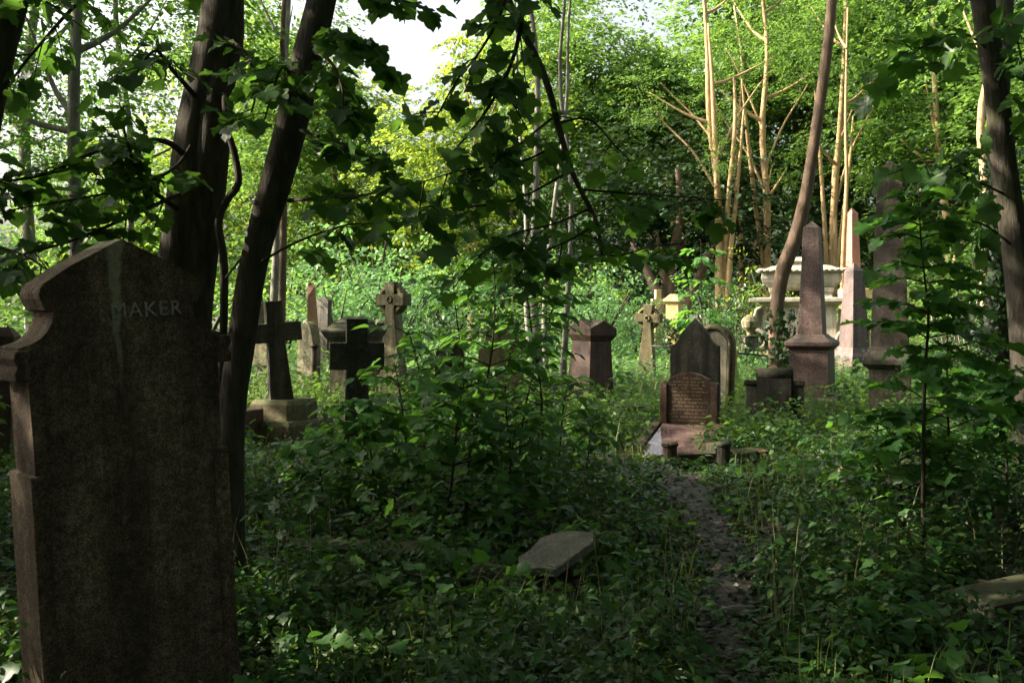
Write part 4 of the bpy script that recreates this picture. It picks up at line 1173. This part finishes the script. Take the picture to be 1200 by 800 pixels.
# twisting stem
vb = np.array((wx(258, 5.8), 5.8, -.03))
tV = thing('climbing_stem', 'thin dark twisting stem hanging between the two dark trunks', 'vine', vb)
VP = pxp([(258, 650, 5.8), (259, 480, 5.8), (262, 390, 5.8), (262, 310, 5.8), (256, 262, 5.8), (266, 235, 5.8), (279, 215, 5.8), (275, 180, 5.8), (266, 150, 5.82), (262, 110, 5.9)])
VP[0] = vb
mb = MB(); q = spline(VP, 40); mb.tube(q - vb, np.linspace(.026, .017, 40), 8, lump=.12, rng=r_)
link('stem', mb.mesh('stem'), M['bark_dark'], tV, smooth=True)
mb = MB(); q = spline(pxp([(261, 330, 5.8), (285, 300, 5.7), (330, 240, 5.6), (345, 215, 5.5)]), 12); mb.tube(q - vb, np.linspace(.008, .003, 12), 5)
link('side_twig', mb.mesh('st'), M['twig'], tV)

LF = .098
limbsA = [
    ([(225, 190, 6.0), (190, 165, 5.6), (120, 175, 5.2), (50, 205, 5.0), (-20, 215, 4.9)], .02, .005, 60, .26),
    ([(215, 250, 6.0), (170, 215, 5.4), (150, 170, 5.0), (140, 120, 4.9)], .016, .004, 35, .26),
    ([(240, 215, 5.9), (170, 245, 5.3), (90, 280, 5.0), (0, 305, 4.7)], .014, .005, 48, .24),
    ([(235, 120, 6.0), (200, 80, 5.5), (180, 60, 5.3), (150, 100, 5.1)], .016, .004, 30, .26),
    ([(262, 0, 6.0), (200, -40, 5.6), (120, -20, 5.3), (40, 60, 5.1), (-10, 130, 5.0)], .018, .004, 60, .34),
    ([(255, 40, 6.0), (285, 60, 5.6), (300, 100, 5.3), (290, 150, 5.1)], .014, .004, 34, .22),
    ([(230, 160, 6.0), (200, 200, 5.6), (130, 225, 5.3), (20, 245, 5.0)], .012, .004, 45, .26),
]
for pts, a, b, n, sp in limbsA:
    leafy_limb(tA, base, pxp(pts), a, b, int(n * 1.35), sp * .85, LF, LM, r_, tilt=.34)
limbsB = [
    ([(338, 235, 5.6), (380, 232, 5.2), (430, 228, 4.9), (478, 214, 4.7)], .012, .004, 34, .17),
    ([(345, 150, 5.6), (385, 165, 5.2), (420, 180, 5.0), (445, 200, 4.9)], .012, .004, 38, .17),
    ([(300, 310, 5.6), (345, 285, 5.2), (400, 265, 5.0), (440, 262, 4.9)], .008, .003, 14, .12),
    ([(370, 40, 5.6), (392, 38, 5.1), (418, 50, 4.9), (440, 82, 4.8)], .014, .004, 42, .15),
    ([(384, -30, 5.6), (415, -30, 5.1), (445, -12, 4.9), (478, 4, 4.8)], .014, .004, 44, .15),
    ([(350, 110, 5.6), (335, 80, 5.2), (325, 90, 4.9), (310, 140, 4.8)], .012, .004, 30, .2),
    ([(365, 60, 5.6), (385, 70, 5.2), (400, 100, 5.0), (402, 140, 4.9)], .012, .004, 40, .18),
    # overhead limb whose end droops into view at top centre
    ([(430, -200, 5.6), (520, -190, 5.2), (590, -110, 4.9), (612, -20, 4.8), (604, 60, 4.75), (570, 130, 4.7), (520, 190, 4.65)], .026, .004, 52, .24),
    ([(590, -60, 4.9), (592, 0, 4.8), (566, 55, 4.75), (535, 95, 4.7), (510, 140, 4.7)], .01, .004, 32, .2),
    ([(520, -190, 5.2), (555, -80, 4.9), (560, -30, 4.8), (535, 5, 4.75)], .01, .004, 24, .2),
]
for k, (pts, a, b, n, sp) in enumerate(limbsB):
    leafy_limb(tB, base2, pxp(pts), a, b, int(n * 1.2), sp * .75, LF, LM, r_, t0=.55 if k == 7 else .25, tilt=.34)
# the long hanging branch
HB = [(430, -200, 5.6), (500, -250, 5.3), (560, -130, 5.1), (592, -10, 5.0), (636, 85, 5.0), (655, 150, 5.0), (672, 205, 5.0), (698, 258, 5.0), (706, 300, 5.0)]
P_ = pxp(HB); q = spline(P_, 60)
mb = MB(); mb.tube(q - base2, np.linspace(.03, .008, 60), 8, lump=.08, rng=r_)
link('limb', mb.mesh('limb'), M['bark_dark'], tB, smooth=True, label='long bare branch hanging down across the middle of the view')
for pts, n, sp in [
    ([(648, 138, 5.0), (620, 160, 4.9), (590, 186, 4.8), (560, 215, 4.7)], 42, .2),
    ([(678, 222, 5.0), (730, 226, 5.0), (790, 230, 5.0), (850, 235, 5.0)], 40, .16),
    ([(690, 245, 5.0), (650, 262, 4.8), (600, 275, 4.7), (560, 300, 4.6)], 46, .2),
    ([(700, 262, 5.0), (670, 280, 4.9), (630, 300, 4.8), (600, 330, 4.8)], 40, .19),
    ([(660, 165, 5.0), (610, 190, 4.8), (540, 200, 4.6), (490, 215, 4.5)], 48, .19),
    ([(670, 200, 5.0), (600, 235, 4.8), (520, 245, 4.6), (480, 260, 4.5)], 44, .19),
    ([(704, 285, 5.0), (720, 300, 5.0), (760, 290, 5.1), (800, 285, 5.2)], 26, .16),
    ([(650, 145, 5.0), (690, 140, 5.1), (720, 170, 5.2), (740, 190, 5.3)], 22, .16)]:
    leafy_limb(tB, base2, pxp(pts), .007, .003, int(n * .8), sp * 1.2, LF * .95, LM, r_, t0=.2, tilt=.3)

# corner trunk upper left
bC = np.array((wx(-62, 5.0), 5.0, -.05))
tC = tree_root('corner_tree', 'dark trunk leaning across the top left corner', bC)
CP = pxp([(-62, 760, 5.0), (-55, 500, 5.0), (-35, 250, 5.0), (-8, 90, 5.0), (14, 0, 5.0), (45, -120, 5.0), (110, -380, 5.1)]); CP[0] = bC
link('trunk', trunk_mesh([(CP, [.16, .1, .085, .08, .075, .07, .06])], bC, 12, .1, r_, 36), M['bark_dark'], tC, smooth=True)
leafy_limb(tC, bC, pxp([(-8, 90, 5.0), (-20, 20, 4.8), (20, -10, 4.6), (70, 10, 4.5)]), .012, .004, 24, .24, LF, LM, r_)
leafy_limb(tC, bC, pxp([(-35, 250, 5.0), (-20, 280, 4.8), (30, 300, 4.6), (60, 320, 4.5)]), .01, .004, 26, .22, LF, LM, r_)

# right-hand tree
bD = np.array((wx(1212, 9.0), 9.0, -.05))
tD = tree_root('right_tree', 'dark slightly curved trunk running up the right edge', bD)
DP = pxp([(1212, 575, 9.0), (1206, 440, 9.0), (1192, 300, 9.0), (1178, 200, 9.0), (1166, 100, 9.0), (1152, 0, 9.0), (1140, -120, 9.0), (1135, -380, 9.1)]); DP[0] = bD
link('trunk', trunk_mesh([(DP, [.19, .14, .125, .115, .11, .105, .1, .07])], bD, 14, .1, r_, 40), M['bark_dark'], tD, smooth=True)
for pts, n, sp in [([(1182, 230, 9.0), (1150, 215, 8.6), (1090, 190, 8.2), (1040, 205, 8.0)], 36, .3), ([(1190, 290, 9.0), (1150, 262, 8.5), (1110, 262, 8.2), (1060, 270, 8.0)], 34, .28), ([(1160, 60, 9.0), (1130, 40, 8.6), (1090, 50, 8.4), (1050, 80, 8.2)], 40, .35), ([(1155, 20, 9), (1185, 30, 8.6), (1200, 80, 8.4), (1215, 130, 8.3)], 36, .35)]:
    leafy_limb(tD, bD, pxp(pts), .012, .004, n, sp, .19, LM, r_)
# ivy column behind it
d = 14.0
bI = np.array((wx(1172, d), d, -.05))
tI = tree_root('ivy_clad_tree', 'ivy covered trunk standing just left of the right edge tree', bI)
link('trunk', trunk_mesh([([(bI[0], d, -.05), (bI[0] - .05, d, 3), (bI[0] + .1, d, 7), (bI[0] + .1, d, 11)], [.16, .13, .11, .07])], bI, 10, .1, r_), M['bark_dark'], tI, smooth=True)
n = 2600
th = r_.uniform(0, 6.28, n); z = r_.uniform(0, 4.2, n) ; rr = (.17 + r_.gamma(2, .05, n)) * (1.2 - .12 * z)
pos = np.stack([np.cos(th) * rr, np.sin(th) * rr, z], -1); od = np.stack([np.cos(th), np.sin(th), np.zeros(n)], -1)
link('ivy', leaf_mesh('ivy', IVY, pos, np.array((0, 0, -1.)) + r_.normal(0, .4, (n, 3)), od + r_.normal(0, .35, (n, 3)), .085 * r_.uniform(.6, 1.3, n)), M['leaf_ivy'], tI, kind='stuff')
o = link('crown', crown_of(AIRY[0], 'leaf_mid'), None, tI); o.location = (.3, 0, 9); o.scale = (.7, .7, .7)

# crooked tree beside the obelisk
d = 16.6
bE = np.array((wx(912, d), d, -.05))
tE = tree_root('crooked_tree', 'crooked bare brown trunk bending round the dark pink obelisk', bE)
EP = pxp([(912, 482, d), (910, 430, d), (909, 385, d), (912, 345, d), (918, 315, d), (932, 280, d), (942, 240, d), (949, 200, d), (957, 150, d), (967, 80, d), (975, 0, d), (985, -150, d), (990, -330, d)]); EP[0] = bE
link('trunk', trunk_mesh([(EP, [.15, .12, .115, .115, .125, .125, .11, .1, .095, .09, .085, .075, .05])], bE, 14, .07, r_, 60), M['bark_brown'], tE, smooth=True)
n = 520
k = r_.uniform(0, 1, n); cz = .05 + k * 1.65
cxp = np.interp(cz, EP[:, 2], EP[:, 0]) - bE[0] + .08
th = r_.uniform(0, 6.28, n); rr = .14 + r_.gamma(2, .035, n)
pos = np.stack([cxp + np.cos(th) * rr, np.sin(th) * rr, cz], -1); od = np.stack([np.cos(th), np.sin(th), np.zeros(n)], -1)
link('ivy', leaf_mesh('ivy', IVY, pos, np.array((0, 0, -1.)) + r_.normal(0, .4, (n, 3)), od + r_.normal(0, .35, (n, 3)), .1 * r_.uniform(.6, 1.2, n)), M['leaf_ivy'], tE, kind='stuff')
o = link('crown', crown_of(AIRY[1], 'leaf_mid'), None, tE); o.location = (1.4, .5, 10.8); o.scale = (.7, .7, .6)

# canopies of the near trees, above the frame (they shade the foreground)
def canopy(t, b, blobs, seed, per=13.0):
    rr = np.random.default_rng(seed)
    p_, t_, n_, s_ = blob_sprays(rr, [(np.array(c) - b, np.array((r, r, r * .55))) for c, r in blobs], per, 1.3, 16, .26)
    link('crown', leaf_mesh('crown', RHOMB, p_, t_, n_, s_), M['leaf_canopy'], t, kind='stuff')
canopy(tA, base, [((-3.5, 5.0, 7.2), 2.4), ((-1.2, 6.0, 8.6), 2.6), ((-5.5, 6.0, 8.5), 2.6), ((-3.0, 8.0, 9.6), 2.4), ((-2.5, 2.5, 7.5), 2.4), ((-4.5, 8.0, 7.0), 2.2), ((-3.5, 11.0, 8.0), 2.3), ((-6.5, 9.5, 7.5), 2.6), ((-1.5, 9.5, 7.6), 2.2)], 1)
canopy(tB, base2, [((.8, 4.5, 6.8), 2.5), ((-.5, 2.5, 6.4), 2.4), ((2.2, 6.5, 7.6), 2.6), ((0, 6.8, 8.2), 2.5), ((2.8, 3.2, 6.8), 2.5), ((1.5, 8.6, 9.0), 2.4), ((3.8, 8.2, 8.8), 2.4), ((.5, 11.2, 7.9), 2.1), ((3.0, 11.0, 8.2), 2.2), ((1.6, 13.2, 9.0), 2.2), ((-1.2, 13.0, 9.2), 2.2)], 2)
canopy(tC, bC, [((-5.5, 3.0, 6.8), 2.6), ((-7.5, 5.5, 7.2), 2.8), ((-4.0, .5, 6.5), 2.7), ((-8.5, 1.5, 7), 3.0), ((-9.0, 5.0, 4.6), 2.4)], 3)
canopy(tD, bD, [((4.8, 8.0, 7.2), 2.7), ((6.8, 6.0, 7.6), 2.8), ((5.5, 10.2, 8.4), 2.6), ((7.5, 9, 6.5), 2.6), ((5.0, 5.0, 7.2), 2.6), ((8.2, 9.5, 3.8), 2.2), ((5.2, 12.8, 8.4), 2.3), ((8.0, 12.5, 7.5), 2.6)], 4)
for k, (x, y, lb, bl) in enumerate([  # unseen trees; their low crowns are added to darken the foreground
    (-4.5, -3.0, 'broad tree standing behind and left of the viewer', [((-4.5, -3, 6.5), 3.2), ((-2, -1.2, 6.0), 3.0), ((-7.5, -2, 6.5), 3.2), ((-5.5, -6, 6), 3.4), ((-4, -7, 2.5), 3.0), ((-7, -4, 2.8), 2.6)]),
    (3.5, -2.5, 'broad tree standing behind and right of the viewer', [((3.5, -2.5, 6.5), 3.2), ((1.0, -.2, 6.2), 3.0), ((5.2, .8, 6.4), 3.0), ((6.5, -4, 6), 3.2), ((0, -4, 6.5), 3.4), ((2, -7, 2.8), 3.2), ((6.5, -2.5, 2.8), 2.6)]),
    (-9.5, -1.0, 'tree shading the path from beyond the left side', [((-9.5, -1, 5.5), 3), ((-11.5, 2.5, 6), 3), ((-11, -4, 6.5), 3), ((-12.5, 0, 3.6), 2.4), ((-9.5, .5, 2.2), 2.2), ((-8.5, 4.0, 2.0), 1.8)]),
    (-8.6, 9.6, 'unseen leafy tree added beyond the left side to block the sun', [((-8.8, 9.0, 2.2), 2.2), ((-8.5, 9.6, 5.0), 2.5), ((-10.5, 7.5, 3.5), 2.8), ((-9.5, 11.5, 5.5), 2.2), ((-9.6, 13.0, 6.8), 2.4), ((-10, 13.6, 9.0), 2.4), ((-10.4, 16.4, 10.4), 2.6), ((-10.6, 16.0, 7.8), 2.4)]),  # added out of view, crowns placed to keep sun off the graves
    (7.5, 2.2, 'tree shading the undergrowth from beyond the right side', [((7.0, 2.2, 6), 2.8), ((8.5, 4.5, 7), 2.8), ((9.2, .5, 5), 2.6), ((8.0, 3.0, 2.6), 2.2), ((9.5, 6.0, 3.0), 2.4)])]):
    b = np.array((x, y, -.05))
    t = tree_root('broad_tree', lb, b)
    mb = MB(); mb.tube(spline([(0, 0, 0), (.1, .05, 2), (.0, .2, 4), (.2, .1, 7)], 14), np.linspace(.26, .1, 14), 10, lump=.1, rng=r_)
    link('trunk', mb.mesh('tr'), M['bark_dark'], t, smooth=True)
    canopy(t, b, bl, 10 + k)

# ------------------------------------------------------------------ saplings with single leaves
def sapling(name, label, pts, r0, nodes, reach, size, meshes, seed, t0=.3, nper=5, pairs=True, group=None):
    rr = np.random.default_rng(seed)
    P0 = np.asarray(pts)
    b = P0[0].copy()
    t = thing(name, label, 'sapling', b, group=group)
    P = spline(P0, 24)
    mb = MB(); mb.tube(P - b, np.linspace(r0, .003, 24), 7)
    link('stem', mb.mesh('stem'), M['twig'], t, smooth=True)
    cnt = 0
    for k in range(nodes):
        u = t0 + (1 - t0) * (k + rr.uniform(.1, .9)) / nodes
        q = P[min(23, int(u * 23))]
        a0 = rr.uniform(0, 6.28)
        for s_ in (0, math.pi) if pairs else (0,):
            a = a0 + s_ + rr.normal(0, .2)
            Ln = reach * rr.uniform(.55, 1.2) * (1.15 - .5 * u)
            dv = np.array((math.cos(a), math.sin(a), rr.uniform(.05, .45)))
            e = q + dv * Ln - np.array((0, 0, .2 * Ln))
            tw = spline([q, (q + e) / 2 + (0, 0, .12 * Ln), e], 6)
            mb = MB(); mb.tube(tw - b, np.linspace(.0055, .002, 6), 4)
            bo = link('branch', mb.mesh('branch'), M['twig'], t)
            lat = nrm(np.cross(dv, (0, 0, 1)))
            for j in range(nper):
                f = 1.0 if j == nper - 1 else .3 + .65 * (j // 2 + .5) / max(1, nper // 2)
                sd = 0 if j == nper - 1 else (1 if j % 2 == 0 else -1)
                tan = nrm(nrm(e - q) * .8 + lat * sd * .85 + np.array((0, 0, -.22)) + rr.normal(0, .16, 3))
                sz = size * rr.uniform(.7, 1.2)
                pos = tw[min(5, int(f * 5))] + tan * sz * .18
                put_leaf(meshes[rr.integers(4)], bo, pos - b, tan, np.array((0, 0, 1.)) + rr.normal(0, .32, 3), sz)
                cnt += 1
    return t
def sp(lst, d0):
    P = pxp([(x, y, d) for x, y, d in lst]); P[0, 2] = -.04; return P
sapling('sapling', 'leafy young sapling with oval leaflets just right of the black cross', sp([(505, 620, 8.4), (500, 520, 8.4), (492, 440, 8.3), (478, 385, 8.2)], 0), .013, 12, .42, .13, LS, 1, nper=5)
sapling('sapling', 'tall central sapling with dark upright stem and oval leaflets', sp([(545, 640, 7.6), (552, 520, 7.6), (575, 420, 7.6), (580, 330, 7.7), (572, 265, 7.8)], 0), .014, 15, .42, .125, LS, 2, nper=7)
sapling('sapling', 'slanting sapling left of the gabled pedestal', sp([(605, 600, 8.4), (615, 480, 8.5), (640, 390, 8.6), (658, 320, 8.7)], 0), .012, 12, .36, .12, LS, 3, nper=5)
sapling('sapling', 'low broad sapling with lobed leaves in the centre foreground', sp([(520, 660, 7.0), (528, 580, 7.0), (535, 500, 7.0), (545, 440, 7.0)], 0), .014, 16, .46, .11, LSM, 4, t0=.2)
sapling('sapling', 'low lobed sapling beneath the black cross', sp([(440, 640, 7.4), (438, 560, 7.4), (430, 500, 7.4), (425, 470, 7.4)], 0), .012, 15, .42, .11, LSM, 5, t0=.15)
sapling('sapling', 'bushy sapling spreading at the foot of the gabled pedestal', sp([(650, 600, 8.8), (655, 540, 8.8), (660, 480, 8.9), (668, 440, 8.9)], 0), .012, 12, .42, .125, LS, 6, t0=.15)
sapling('sapling', 'dense leafy sapling between the black cross and the hidden headstone', sp([(480, 620, 7.8), (478, 540, 7.8), (470, 470, 7.7), (462, 425, 7.7)], 0), .012, 12, .44, .13, LS, 7, t0=.15)
sapling('sapling', 'thin sapling in the middle with leaves reaching above the wheel cross', sp([(560, 590, 9.2), (548, 470, 9.3), (535, 370, 9.4), (528, 300, 9.5)], 0), .012, 12, .45, .13, LS, 8, t0=.35)
sapling('sapling', 'bushy sapling low in front of the round topped brown headstone', sp([(515, 600, 8.9), (518, 520, 8.9), (512, 450, 8.9), (508, 410, 8.9)], 0), .012, 14, .45, .12, LS, 21, t0=.12, nper=7)
sapling('sapling', 'dense sapling before the broad mossy headstone', sp([(600, 610, 8.0), (598, 530, 8.0), (592, 460, 8.0), (600, 400, 8.0)], 0), .012, 15, .46, .115, LS, 22, t0=.12, nper=7)
sapling('sapling', 'spreading sapling of lobed leaves at the near edge of the central thicket', sp([(590, 650, 7.0), (592, 590, 7.0), (600, 530, 7.0), (605, 490, 7.0)], 0), .012, 13, .44, .105, LSM, 23, t0=.12)
sapling('sapling', 'leafy sapling right of the central thicket over the dark kerb stones', sp([(690, 590, 9.0), (688, 550, 9.0), (692, 510, 9.0), (700, 480, 9.0)], 0), .011, 11, .38, .11, LS, 24, t0=.1, nper=7)
sapling('sapling', 'low sapling left of the central thicket below the brown cross', sp([(380, 640, 7.6), (378, 580, 7.6), (374, 540, 7.6), (370, 510, 7.6)], 0), .011, 11, .42, .11, LSM, 25, t0=.1)
sapling('sapling', 'tall thin sapling of oval leaflets rising beside the slanting one', sp([(630, 600, 7.8), (635, 480, 7.8), (622, 380, 7.8), (612, 300, 7.9)], 0), .012, 14, .4, .11, LS, 26, t0=.3, nper=7)
sapling('sapling', 'tall sapling with tiers of lobed leaves before the massive grey obelisk', sp([(1083, 640, 6.2), (1082, 560, 6.2), (1084, 440, 6.2), (1088, 370, 6.2), (1080, 290, 6.2), (1076, 215, 6.2)], 0), .015, 20, .42, .108, LSM, 9, t0=.25, nper=7)
sapling('sapling', 'shorter sapling with lobed leaves right of the tiered one', sp([(1113, 590, 6.9), (1112, 520, 6.9), (1110, 430, 6.9), (1112, 340, 7.0)], 0), .011, 16, .4, .108, LSM, 10, t0=.22, nper=7)
sapling('sapling', 'leafy sapling at the right edge below the dark trunk', sp([(1178, 610, 7.4), (1180, 540, 7.4), (1172, 470, 7.4), (1170, 430, 7.4)], 0), .012, 15, .45, .11, LSM, 11, t0=.15, nper=7)
sapling('sapling', 'low sapling with lobed leaves in the right undergrowth', sp([(1060, 620, 7.0), (1055, 560, 7.0), (1050, 520, 7.0), (1046, 480, 7.0)], 0), .011, 12, .4, .105, LSM, 12, t0=.15, nper=7)
sapling('sapling', 'small leafy sapling left of the right hand tiered sapling top', sp([(1020, 600, 7.6), (1022, 560, 7.6), (1026, 520, 7.6), (1030, 490, 7.6)], 0), .01, 8, .3, .11, LS, 13, t0=.15, nper=5)
sapling('sapling', 'feathery pale seedling before the dark yew right of the golden pedestal', sp([(822, 470, 23), (823, 400, 23), (822, 340, 23), (821, 280, 23)], 0), .02, 10, .6, .24, LS, 14, t0=.35, nper=7)

# ------------------------------------------------------------------ undergrowth
r_ = np.random.default_rng(2024)
STONES = [(wx(157, 3.9), 3.95, .3), (gx0, gy0, .45), (wx(648, 5.9), 5.85, .3), (wx(645, 5.5), 5.5, .16), (wx(585, 5.7), 5.7, .2), (wx(1195, 5.2), 5.2, .45), (wx(785, 11.6), 11.6, .42), (wx(778, 11.1), 11.1, .42), (wx(792, 12.1), 12.1, .42), (wx(333, 12.7), 12.5, .75), (wx(340, 11.6), 11.6, .6), (wx(908, 13.3), 13.3, .3), (wx(952, 15), 15, .4), (wx(1043, 13), 13, .4), (wx(947, 28), 28.4, 1.5), (wx(817, 10.6), 10.6, .22), (wx(420, 6.3), 6.3, .45), (wx(995, 9), 9, .16)]
def clear_of(x, y):
    ok = np.ones(len(x), bool)
    for sx, sy, sr in STONES: ok &= np.hypot(x - sx, y - sy) > sr
    return ok
def lumps(x, y, s, ph):
    return .5 + .25 * np.sin(x * s + ph) * np.cos(y * s * .8 + ph * 1.7) + .25 * np.sin(x * s * 2.1 - y * s * 1.3 + ph * 2.3)
def cover_h(x, y):
    h = .1 + .26 * lumps(x, y, 1.3, .4) + .24 * np.clip(lumps(x, y, 3.1, 1.9) - .45, 0, 1)
    h = h + .45 * np.exp(-((x - 3.6) / 1.5) ** 2 - ((y - 7.6) / 2.2) ** 2)      # right hand thicket
    h = h + .5 * np.exp(-((x + .35) / 1.15) ** 2 - ((y - 8.2) / 1.4) ** 2)        # central thicket
    h = h + .30 * np.exp(-((x + 3.6) / 1.2) ** 2 - ((y - 6.5) / 2.2) ** 2)       # left
    h = h + .5 * np.exp(-((x - 5.6) / 1.2) ** 2 - ((y - 10.5) / 2.0) ** 2)
    pd = path_dist(x, y)
    h = h * np.clip((pd - .12) / .5, .1, 1)
    # low in front of the polished grave
    h = h * (1 - .82 * np.exp(-((x - 1.7) / 1.3) ** 4 - ((y - 9.3) / 2.1) ** 4))
    return h

def cover(name, label, n, dmin, dmax, leaf0, leafk, Mn, shape, mat, hs=1.0, seed=0, tilt=.45, pw=1.0, pathpad=-.02, spreadk=1.0, patch=None):
    rr = np.random.default_rng(seed)
    u = rr.uniform(0, 1, n)
    if pw == 1.0: d = dmin * (dmax / dmin) ** u          # even density on screen
    else: d = (dmin ** (1 - pw) + u * (dmax ** (1 - pw) - dmin ** (1 - pw))) ** (1 / (1 - pw))
    a = rr.uniform(-.66, .66, n)
    x = d * np.tan(a); y = d
    ok = clear_of(x, y) & (path_dist(x, y) > pathpad + rr.uniform(0, .22, n))
    if patch: ok &= lumps(x, y, patch[0], patch[1]) + rr.normal(0, .08, n) > patch[2]
    x, y = x[ok], y[ok]; N = len(x)
    h = cover_h(x, y) * hs * rr.uniform(.55, 1.25, N)
    z0 = ground_z(x, y)
    f = (np.arange(Mn) + rr.uniform(.2, 1, (N, Mn))) / Mn
    f = f ** .8
    th = rr.uniform(0, 6.28, (N, Mn)); ls = (leaf0 + leafk * y)[:, None] * rr.uniform(.6, 1.25, (N, Mn))
    rad = ls * (.25 + .9 * rr.uniform(0, 1, (N, Mn))) * spreadk
    dx, dy = np.cos(th), np.sin(th)
    lean = rr.normal(0, .22, (N, 2)) * h[:, None]
    pos = np.stack([x[:, None] + dx * rad + lean[:, :1] * f, y[:, None] + dy * rad + lean[:, 1:] * f, z0[:, None] + .015 + h[:, None] * f], -1)
    tan = np.stack([dx, dy, rr.uniform(-.55, .3, (N, Mn))], -1)
    nor = np.array((0, 0, 1.)) + rr.normal(0, tilt, (N, Mn, 3))
    me = leaf_mesh(name, shape, pos.reshape(-1, 3), tan.reshape(-1, 3), nor.reshape(-1, 3), ls.ravel())
    o = link(name, me, M[mat], kind='stuff')
    o['label'] = label; o['category'] = 'undergrowth'
    return o
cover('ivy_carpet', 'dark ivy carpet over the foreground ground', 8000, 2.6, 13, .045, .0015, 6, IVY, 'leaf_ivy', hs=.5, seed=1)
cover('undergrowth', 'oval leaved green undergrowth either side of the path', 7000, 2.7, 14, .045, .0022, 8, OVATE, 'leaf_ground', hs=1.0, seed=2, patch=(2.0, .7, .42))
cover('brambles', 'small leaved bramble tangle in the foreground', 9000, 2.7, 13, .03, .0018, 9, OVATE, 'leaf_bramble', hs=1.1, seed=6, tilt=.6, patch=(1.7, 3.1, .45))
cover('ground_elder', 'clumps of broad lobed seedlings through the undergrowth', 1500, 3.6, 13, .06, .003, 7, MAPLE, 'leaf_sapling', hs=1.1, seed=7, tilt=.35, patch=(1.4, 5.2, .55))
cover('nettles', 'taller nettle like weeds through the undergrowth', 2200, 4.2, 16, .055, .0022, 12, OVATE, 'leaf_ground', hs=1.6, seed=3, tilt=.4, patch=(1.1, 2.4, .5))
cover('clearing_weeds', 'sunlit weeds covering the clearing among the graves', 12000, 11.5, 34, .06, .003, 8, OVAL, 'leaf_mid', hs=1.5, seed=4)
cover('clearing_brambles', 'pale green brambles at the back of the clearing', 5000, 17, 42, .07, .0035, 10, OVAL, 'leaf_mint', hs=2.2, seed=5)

def grass(name, label, n, dmin, dmax, h0, wid, mat, seed, xr=.62, cond=None):
    rr = np.random.default_rng(seed)
    d = dmin * (dmax / dmin) ** rr.uniform(0, 1, n); a = rr.uniform(-xr, xr, n)
    x = d * np.tan(a); y = d
    ok = clear_of(x, y) & (path_dist(x, y) > .15)
    if cond is not None: ok &= cond(x, y, rr)
    x, y = x[ok], y[ok]; N = len(x)
    h = h0 * rr.uniform(.4, 1.2, N) * np.clip((y - 9) / 8, .35, 1) if dmin > 9 else h0 * rr.uniform(.4, 1.2, N); th = rr.uniform(0, 6.28, N)
    bend = np.stack([np.cos(th), np.sin(th), np.zeros(N)], -1) * (h * rr.uniform(.1, .6, N))[:, None]
    ph = th + 1.57 + rr.normal(0, .4, N); sd = np.stack([np.cos(ph), np.sin(ph), np.zeros(N)], -1) * (wid * (1 + .06 * y))[:, None]
    b = np.stack([x, y, ground_z(x, y)], -1); up = np.stack([np.zeros(N), np.zeros(N), h], -1)
    m1 = b + up * .45 + bend * .2; m2 = b + up * .8 + bend * .55; tp = b + up * .98 + bend
    V = np.stack([b - sd, b + sd, m1 - sd * .8, m1 + sd * .8, m2 - sd * .5, m2 + sd * .5, tp], 1).reshape(-1, 3)
    k = (np.arange(N) * 7)[:, None]
    T = np.stack([k + np.array(t_) for t_ in ((0, 1, 3), (0, 3, 2), (2, 3, 5), (2, 5, 4), (4, 5, 6))], 1).reshape(-1, 3)
    o = link(name, mesh_np(name, V, [T]), M[mat], kind='stuff')
    o['label'] = label; o['category'] = 'grass'
grass('grass', 'long green grass growing in the clearing', 16000, 10.5, 36, .55, .004, 'grass', 21)
grass('dry_grass', 'pale dry grass stems among the undergrowth', 2200, 4.5, 28, .6, .0022, 'straw', 22, cond=lambda x, y, r: (lumps(x, y, .9, 2.2) > .55))
grass('foreground_grass', 'thin grass blades in the shaded foreground', 3500, 3.0, 11, .3, .0028, 'grass', 23, cond=lambda x, y, r: (lumps(x, y, 1.1, 1.2) > .5))

# dead leaves and bits lying on the path and ground
rr = np.random.default_rng(77)
n = 1700
k = rr.integers(0, 60, n); off = rr.normal(0, .22, n)
x = PATH[k, 0] + pn[k, 0] * off + rr.normal(0, .05, n); y = PATH[k, 1] + pn[k, 1] * off + rr.normal(0, .12, n)
pos = np.stack([x, y, ground_z(x, y) + .035 + rr.uniform(0, .02, n)], -1)
th = rr.uniform(0, 6.28, n)
M['litter'] = leaf_mat('dead_leaf', [(.03, .023, .016), (.05, .038, .026), (.11, .09, .065), (.03, .035, .018)], trans=(.1, .07, .03), tf=.15, rough=.6, spec=.3)
o = link('leaf_litter', leaf_mesh('leaf_litter', OVAL, pos, np.stack([np.cos(th), np.sin(th), rr.normal(0, .25, n)], -1), np.array((0, 0, 1.)) + rr.normal(0, .3, (n, 3)), rr.uniform(.025, .07, n)), M['litter'], kind='stuff')
o['label'] = 'dead brown leaves scattered on the muddy path'; o['category'] = 'leaf litter'
